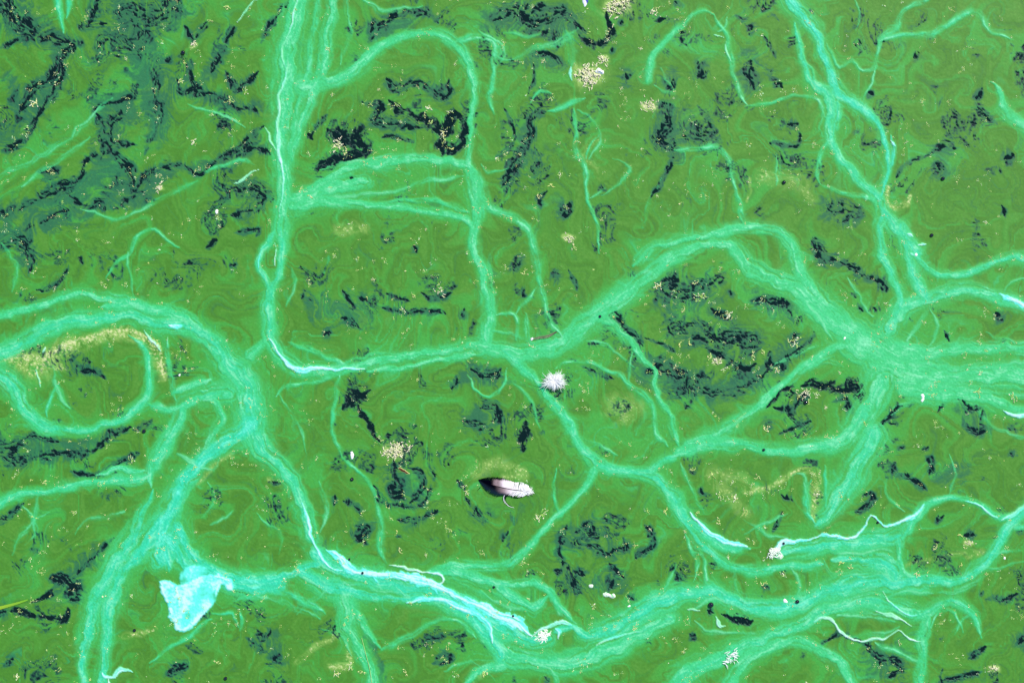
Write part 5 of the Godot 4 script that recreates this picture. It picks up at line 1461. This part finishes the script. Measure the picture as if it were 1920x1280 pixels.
func build_feathers() -> void:
	rng.seed = 23
	var m := coat(0.6, 0.12)
	var home := Vector3(944, 0, 913)
	var base := ground(944, 913) + 0.4
	# the dark and white feather, tip to the left
	var f := node("feather", P(home.x, home.z, 0))
	tag(f, "contour feather with black tip, pinkish grey middle and white downy base", "feather")
	var shaft := curve_pts([898, 899, 1.0, 912, 904.5, 3.2, 926, 909, 4.6, 944, 913.2, 5.2, 963, 917.2, 4.6, 985, 920, 2.6, 996, 921.5, 1.0], 40)
	var upper := curve_pts([897, 899, 0.8, 909, 895.4, 1.6, 925, 893.6, 2.4, 940, 895.4, 2.8, 953, 899.4, 2.4, 964, 903.4, 1.8, 977, 905, 1.6, 988, 908.5, 1.2, 995, 917, 0.8], 40)
	var lower := curve_pts([897, 899, 0.8, 901.5, 906, 1.2, 909, 915.4, 2.6, 920, 923, 3.6, 932, 927.2, 4.4, 944, 926.4, 5.0, 956, 927.6, 4.6, 970, 930, 4.0, 982, 929, 2.6, 993, 923, 1.0], 40)
	var black := Color(0.0025, 0.0025, 0.004)
	var blue := Color(0.010, 0.024, 0.038)
	var pink := lin(158, 136, 140, 0.8)
	var pale := lin(240, 226, 232, 0.95)
	var white := Color(0.90, 0.90, 0.90)
	for side in range(2):
		var st := start()
		var n := 150
		for k in range(n):
			var t := float(k) / (n - 1)
			var root_t := clampf(0.06 + t * 0.93, 0.0, 1.0)
			var edge_t := clampf(t * 0.985 + rng.randf_range(-0.004, 0.004) + (rng.randf_range(-0.02, 0.02) if t > 0.62 else 0.0), 0.0, 1.0)
			var a := along(shaft, root_t)
			var b := along(upper if side == 0 else lower, edge_t)
			var far := 1.0 + (rng.randf_range(-0.05, 0.05) if t < 0.7 else rng.randf_range(-0.28, 0.16))
			var pts: Array = []
			var cols: Array = []
			for q in range(6):
				var u := q / 5.0
				var p := a.lerp(a + (b - a) * far, u)
				p.y += base + 1.0 * sin(u * PI) * (1.0 if side == 0 else 0.7) + rng.randf_range(-0.06, 0.06)
				p.z += (-0.9 if side == 0 else 0.9) * sin(u * PI) * 0.8
				pts.append((p - home) * 0.001)
				# dark from the tip; on the upper vane the dark runs further along the edge
				var s := (p.x - 897.0) / 98.0
				var limit := (0.29 + 0.30 * smoothstep(0.55, 1.0, u)) if side == 0 else (0.35 + 0.18 * smoothstep(0.4, 1.0, u))
				var w := smoothstep(limit - 0.05, limit + (0.05 if side == 0 else 0.17), s + rng.randf_range(-0.012, 0.012))
				var dark := black.lerp(blue, smoothstep(0.2, 0.8, u) * (0.1 if side == 0 else 1.0))
				var light := pink.lerp(pale, smoothstep(0.38, 0.5, s) if side == 0 else smoothstep(0.45, 0.68, s)).lerp(white, smoothstep(0.55, 0.9, s))
				var c := dark.lerp(light, w)
				c = c.lerp(c * 0.6, 0.8 if (rng.randf() < 0.03) else 0.0)
				cols.append(c)
			barb(st, pts, 0.95, 0.8, cols, 0.12)
		st.generate_normals()
		var o := commit("vane", st, m, f)
		tag(o, "upper vane, black at the tip and along its outer edge" if side == 0 else "lower vane, blue black at the tip fading through pink grey", "")
	var st_s := start()
	var sp: Array = []
	var sc: Array = []
	for k in range(31):
		var p := along(shaft, k / 30.0)
		p.y += base + 0.75
		sp.append((p - home) * 0.001)
		sc.append(black.lerp(lin(120, 96, 98), smoothstep(0.72, 0.85, k / 30.0)).lerp(white, smoothstep(0.84, 0.97, k / 30.0)))
	barb(st_s, sp, 0.6, 1.5, sc, 0.5)
	st_s.generate_normals()
	commit("shaft", st_s, m, f)
	# loose down at the base
	var st_d := start()
	for k in range(85):
		var t := rng.randf_range(0.76, 1.0)
		var a := along(shaft, t)
		var an := rng.randf_range(-1.9, 1.9)
		var l := rng.randf_range(5.0, 10.5)
		var pts: Array = []
		var cols: Array = []
		var bend := rng.randf_range(-0.8, 0.8)
		for q in range(5):
			var u := q / 4.0
			var dir := Vector3(cos(an + bend * u), 0, sin(an + bend * u))
			var p := a + dir * l * u
			p.y = base + maxf(0.3, a.y + 1.5 * sin(u * 2.6))
			pts.append((p - home) * 0.001)
			cols.append(white)
		barb(st_d, pts, 0.8, 0.25, cols)
	st_d.generate_normals()
	commit("downy_base", st_d, m, f)
	# stray barbs curling away below, and a raised dark margin
	for s in [
		[[951, 924, 4.5, 946.5, 930, 3.5, 945.5, 936, 2.0, 948.5, 942.5, 1.2, 954.5, 948.5, 1.0, 964, 951.5, 0.8], 2.2, black, white],
		[[953, 925, 4.2, 949, 931, 3.2, 948, 937, 2.2, 952, 944, 1.4, 961, 949, 1.0], 1.8, black, black],
		[[948, 924, 4.5, 944.5, 931, 3.0, 944.5, 938, 1.6, 947.5, 944, 1.2], 1.4, white, white],
		[[959, 927, 3.0, 964, 931.5, 2.0, 970, 932.5, 1.4, 980, 930, 1.2, 990, 924, 1.4, 994, 925, 1.2, 999, 930, 0.8], 1.8, black, black],
		[[901, 913, 1.0, 897, 917, 0.8, 894.5, 920, 0.6], 1.6, black, black],
	]:
		var pl := curve_pts(s[0], 14)
		var st_b := start()
		var pts: Array = []
		var cols: Array = []
		for k in range(pl.size()):
			var p: Vector3 = pl[k]
			p.y += base
			pts.append((p - home) * 0.001)
			cols.append((s[2] as Color).lerp(s[3], smoothstep(0.2, 0.8, float(k) / (pl.size() - 1))))
		barb(st_b, pts, s[1], 0.4, cols)
		st_b.generate_normals()
		commit("barb", st_b, m, f)

	# the round white tuft of down
	var d := node("down_tuft", P(1039, 714, ground(1039, 714)))
	tag(d, "round bright white tuft of down with radiating spikes", "down tuft")
	var dm := coat(0.7, 0.3)
	dm.backlight_enabled = true
	dm.backlight = Color(0.95, 0.95, 0.95)
	var st_t := start()
	for k in range(430):
		var an := rng.randf() * TAU
		var el := asin(0.75 * pow(rng.randf(), 2.0))
		var squash := 1.0 + 0.16 * cos(an * 2.0)
		var l := rng.randf_range(11.0, 21.0) * squash * (1.25 if rng.randf() < 0.16 else 1.0) * (1.0 + 0.12 * sin(an * 5.0) + 0.10 * sin(an * 9.0 + 1.0))
		var pts: Array = []
		var cols: Array = []
		var sway := rng.randf_range(-0.35, 0.35)
		for q in range(5):
			var u := q / 4.0
			var r := l * u
			var p := P(cos(an + sway * u * u) * cos(el) * r, sin(an + sway * u * u) * cos(el) * r, 9.0 + sin(el) * r * 0.35 - 3.0 * u * u * cos(el))
			pts.append(p)
			cols.append(Color(0.95, 0.95, 0.94))
		barb(st_t, pts, 2.6, 0.3, cols, 0.08)
	st_t.generate_normals()
	commit("down_barbs", st_t, dm, d)
	var st_c := start()
	st_c.set_smooth_group(1)
	lump(st_c, P(0, 0, 6.5), 0.008, 0.35, Color(0.92, 0.92, 0.91))
	st_c.generate_normals()
	commit("down_core", st_c, m, d)

	# the small grey feather afloat on the junction
	var g := node("feather", P(1022, 631, ground(1022, 631) + 0.3))
	tag(g, "small sodden grey feather with a white tip at the central junction", "feather")
	var sh2 := curve_pts([-25, 5, 1, -12, 1.5, 1.8, 4, -1, 2.0, 16, -5.5, 1.4, 22, -9, 0.8], 24)
	var st_g := start()
	for k in range(64):
		var t := k / 63.0
		var a := along(sh2, t)
		var w := 3.0 * sin(clampf(t * 1.05, 0.05, 1.0) * PI) + 0.8
		for s in [-1.0, 1.0]:
			var b := a + Vector3(-2.2, 0, s * w * (0.7 if s < 0 else 1.15) * rng.randf_range(0.75, 1.05))
			var c := lin(132, 146, 112, 0.8).lerp(lin(92, 86, 78, 0.8), smoothstep(0.6, 0.95, t)).lerp(lin(240, 240, 235, 0.9), 1.0 - smoothstep(0.02, 0.16, t))
			c = c.lerp(lin(176, 206, 150, 0.8), 0.6 if s > 0 and rng.randf() < 0.6 else 0.0)
			barb(st_g, [a * 0.001, (a.lerp(b, 0.5) + Vector3(0, 0.4, 0)) * 0.001, b * 0.001], 0.7, 0.4, [c, c, c], 0.1)
	st_g.generate_normals()
	commit("vane", st_g, m, g)
	var st_h := start()
	var pts2: Array = []
	var cols2: Array = []
	for k in range(sh2.size()):
		pts2.append((sh2[k] + Vector3(0, 0.5, 0)) * 0.001)
		cols2.append(lin(92, 78, 72, 0.8))
	barb(st_h, pts2, 0.5, 0.9, cols2, 0.3)
	st_h.generate_normals()
	commit("shaft", st_h, m, g)
	var st_w := start()
	for k in range(14):
		var an := rng.randf_range(2.2, 4.3)
		barb(st_w, [P(-22, 4, 1.2), P(-22 + cos(an) * 3.0, 4 + sin(an) * 2.0, 1.8), P(-22 + cos(an) * 6.0, 4.5 + sin(an) * 4.0, 1.0)], 1.0, 0.3, [Color(0.9, 0.9, 0.9), Color(0.9, 0.9, 0.9), Color(0.9, 0.9, 0.9)])
	st_w.generate_normals()
	commit("downy_base", st_w, m, g)

# ---------------------------------------------------------------- small litter afloat
func blade(called: String, label: String, category: String, pts: Array, w0: float, w1: float, c0: Color, c1: Color, fold := 0.5) -> void:
	var pl := curve_pts(pts, 16)
	var mid: Vector3 = pl[8]
	mid.y = 0
	var st := start()
	var a: Array = []
	var k: Array = []
	for i in range(pl.size()):
		var p: Vector3 = pl[i]
		p.y += ground(p.x, p.z)
		a.append((p - mid) * 0.001)
		k.append(c0.lerp(c1, float(i) / (pl.size() - 1)))
	barb(st, a, w0, w1, k, fold)
	st.generate_normals()
	var o := commit(called, st, coat(0.5, 0.4), self)
	o.position = mid * 0.001
	tag(o, label, category)

func build_litter() -> void:
	rng.seed = 31
	blade("grass_blade", "yellow green grass blade poking in at the left edge above the black pool", "grass blade", [-40, 1150, 1.0, 0, 1139, 1.6, 30, 1131, 1.4, 52, 1124, 0.8], 8.0, 2.5, lin(170, 200, 50, 0.8), lin(120, 190, 50, 0.8))
	blade("thread", "thin pale straw lying across the seam at the bottom", "straw", [678, 1195, 1.2, 686, 1225, 1.2, 693, 1252, 1.2, 698, 1285, 1.2], 1.2, 1.0, lin(170, 225, 130, 0.8), lin(170, 225, 130, 0.8))
	var petal := func(x: float, y: float, d: float) -> Color: return Color(0.9, 0.9, 0.88)
	sheet("petal", "oval white petal left of the spiky cream clump", "petal", [657, 846, 661, 845, 664, 851, 663, 859, 659, 862, 656, 855], 1.8, petal, 0.5, 21, 1.0)
	sheet("white_scrap", "white scrap lying on the largest cream clump", "scrap", [1110, 130, 1116, 132, 1122, 126, 1128, 130, 1133, 133, 1132, 139, 1124, 140, 1116, 137], 6.5, petal, 0.5, 22, 1.0)
	var bluish := func(x: float, y: float, d: float) -> Color: return Color(0.9, 0.9, 0.95).lerp(Color(0.03, 0.06, 0.35), smoothstep(1097.5, 1100.5, x + (4.0 - y) * 0.5))
	sheet("plastic_scrap", "white and blue scrap at the top edge left of the cream clump", "scrap", [1089, -8, 1101, -8, 1104, 3, 1101, 8, 1098, 13, 1095, 13, 1092, 4], 2.0, bluish, 0.4, 23, 1.0)
	var shell := func(x: float, y: float, d: float) -> Color: return Color(0.92, 0.9, 0.86)
	sheet("white_scrap", "squarish white scrap at the lower edge of the two specked island", "scrap", [1468, 1123, 1473, 1121, 1478, 1126, 1477, 1130, 1472, 1131, 1468, 1128], 2.0, shell, 0.5, 24, 1.0)
	sheet("white_scrap", "ragged white curl at the top edge of the tangled filament mat", "scrap", [1726, 739, 1732, 737, 1734, 743, 1733, 750, 1728, 754, 1726, 750, 1729, 747, 1726, 743], 2.0, shell, 0.5, 25, 1.0)
	sheet("white_scrap", "small white drop in the middle of the right hand junction", "scrap", [1581, 634, 1584, 631, 1587, 632, 1586, 636, 1583, 638], 1.6, shell, 0.5, 26, 0.9)
	sheet("white_scrap", "bright white speck above the wide lower right streak near its left end", "scrap", [1176, 1136, 1180, 1133, 1183, 1136, 1181, 1139, 1177, 1139], 2.0, shell, 0.5, 27, 0.9)
	sheet("white_scrap", "round white speck right of the round mat near the right edge", "scrap", [1881, 1045, 1884, 1042, 1887, 1045, 1886, 1049, 1882, 1049], 1.8, shell, 0.5, 28, 0.9)
	sheet("white_scrap", "white speck in the small round mat beside the loop", "scrap", [334, 702, 337, 699, 339, 702, 338, 706, 335, 706], 1.6, shell, 0.5, 29, 0.9)
	sheet("white_scrap", "white speck on the dark veins left of the broad streak", "scrap", [402, 395, 406, 391, 410, 394, 408, 401, 404, 402], 2.0, shell, 0.5, 30, 0.9)
	sheet("white_scrap", "white crumb at the turquoise streak below the right side splashes", "scrap", [1714, 476, 1718, 474, 1721, 478, 1718, 481, 1715, 480], 2.0, shell, 0.5, 32, 0.9)
	var husk := func(x: float, y: float, d: float) -> Color: return lin(226, 226, 150, 0.85).lerp(lin(92, 54, 30, 0.8), smoothstep(0.8, 2.2, d))
	sheet("seed_husk", "small brown seed husk with a cream rim below the spiky cream clump", "seed husk", [745, 877, 750, 875, 757, 878, 764, 883, 770, 887, 766, 889, 758, 887, 750, 883], 1.6, husk, 0.6, 33, 0.8)
	# a curled, fibrous white scrap
	var fib := node("fibre_scribble", P(1365, 1232, ground(1365, 1232)))
	tag(fib, "tangled scribble of white fibre near the bottom edge right of centre", "fibre scrap")
	var st := start()
	for k in range(34):
		var c := Vector2(rng.randf_range(-12, 13), rng.randf_range(-9, 9))
		c.y -= c.x * 0.35
		var an := -0.5 + rng.randf_range(-0.7, 0.7)
		var pts: Array = []
		var cols: Array = []
		for q in range(7):
			c += Vector2(cos(an), sin(an)) * rng.randf_range(1.2, 2.4)
			an += rng.randf_range(-0.7, 0.9)
			pts.append(P(c.x, c.y, rng.randf_range(0.6, 3.2)))
			cols.append(Color(0.92, 0.94, 0.92))
		barb(st, pts, 1.2, 0.6, cols, 0.4)
	st.generate_normals()
	commit("fibre", st, coat(0.6, 0.3), fib)
	# dark round bubbles
	var bm := StandardMaterial3D.new()
	bm.albedo_color = Color(0.05, 0.06, 0.07)
	bm.roughness = 0.06
	bm.metallic_specular = 0.8
	var first: MeshInstance3D = null
	for b in [
		[1333, 1133, 5.0, "black shiny bubble above the whale shaped opening"], [1495, 1127, 3.6, "black shiny bubble at the right foot of the two specked island"],
		[1470, 342, 3.6, "dark bubble on the mat right of the hooked line"], [1768, 335, 3.6, "dark bubble on the large upper right mat"],
		[343, 99, 4.0, "dark bubble at the left end of an elongated cream clump"], [1747, 441, 3.4, "dark bubble beside the right side foam splashes"],
		[1511, 754, 4.0, "dark bubble in the cream clump under the black arch"], [270, 808, 3.6, "dark bubble below the lower rim of the left loop"],
		[423, 1271, 3.4, "dark bubble on the bottom mat below the foam sheet"], [660, 898, 3.4, "dark bubble beside the thin line left of the feather"],
		[1125, 593, 2.6, "tiny dark bubble on the rising central streak"], [1432, 843, 2.6, "tiny dark bubble on the streak under the black arch"],
		[1646, 979, 2.4, "tiny dark bubble just right of the peak of the sharp foam line"], [1469, 1018, 2.4, "tiny dark bubble at the left end of the sharp foam line"],
		[926, 1100, 2.4, "tiny dark bubble on the fringed scum"], [962, 1154, 2.2, "tiny dark bubble on the cyan foam ridge"],
		[655, 1048, 2.2, "tiny dark bubble high on the cyan foam ridge"], [680, 1073, 2.4, "tiny dark bubble at the bend of the cyan foam ridge"],
		[1058, 1107, 3.0, "small dark bubble at the left rim of the round flecked mat"], [252, 1181, 3.0, "small black bubble on the tan smear left of the foam sheet"],
	]:
		var o: MeshInstance3D
		if first == null:
			o = MeshInstance3D.new()
			o.name = "bubble"
			var sp := SphereMesh.new()
			sp.radius = 0.001
			sp.height = 0.0017
			sp.radial_segments = 14
			sp.rings = 8
			o.mesh = sp
			o.material_override = bm
			first = o
		else:
			o = first.duplicate()
		add_child(o, true)
		o.position = P(b[0], b[1], ground(b[0], b[1]) + 0.3 * b[2])
		o.scale = Vector3.ONE * float(b[2])
		tag(o, b[3], "bubble", "dark bubbles on the scum")
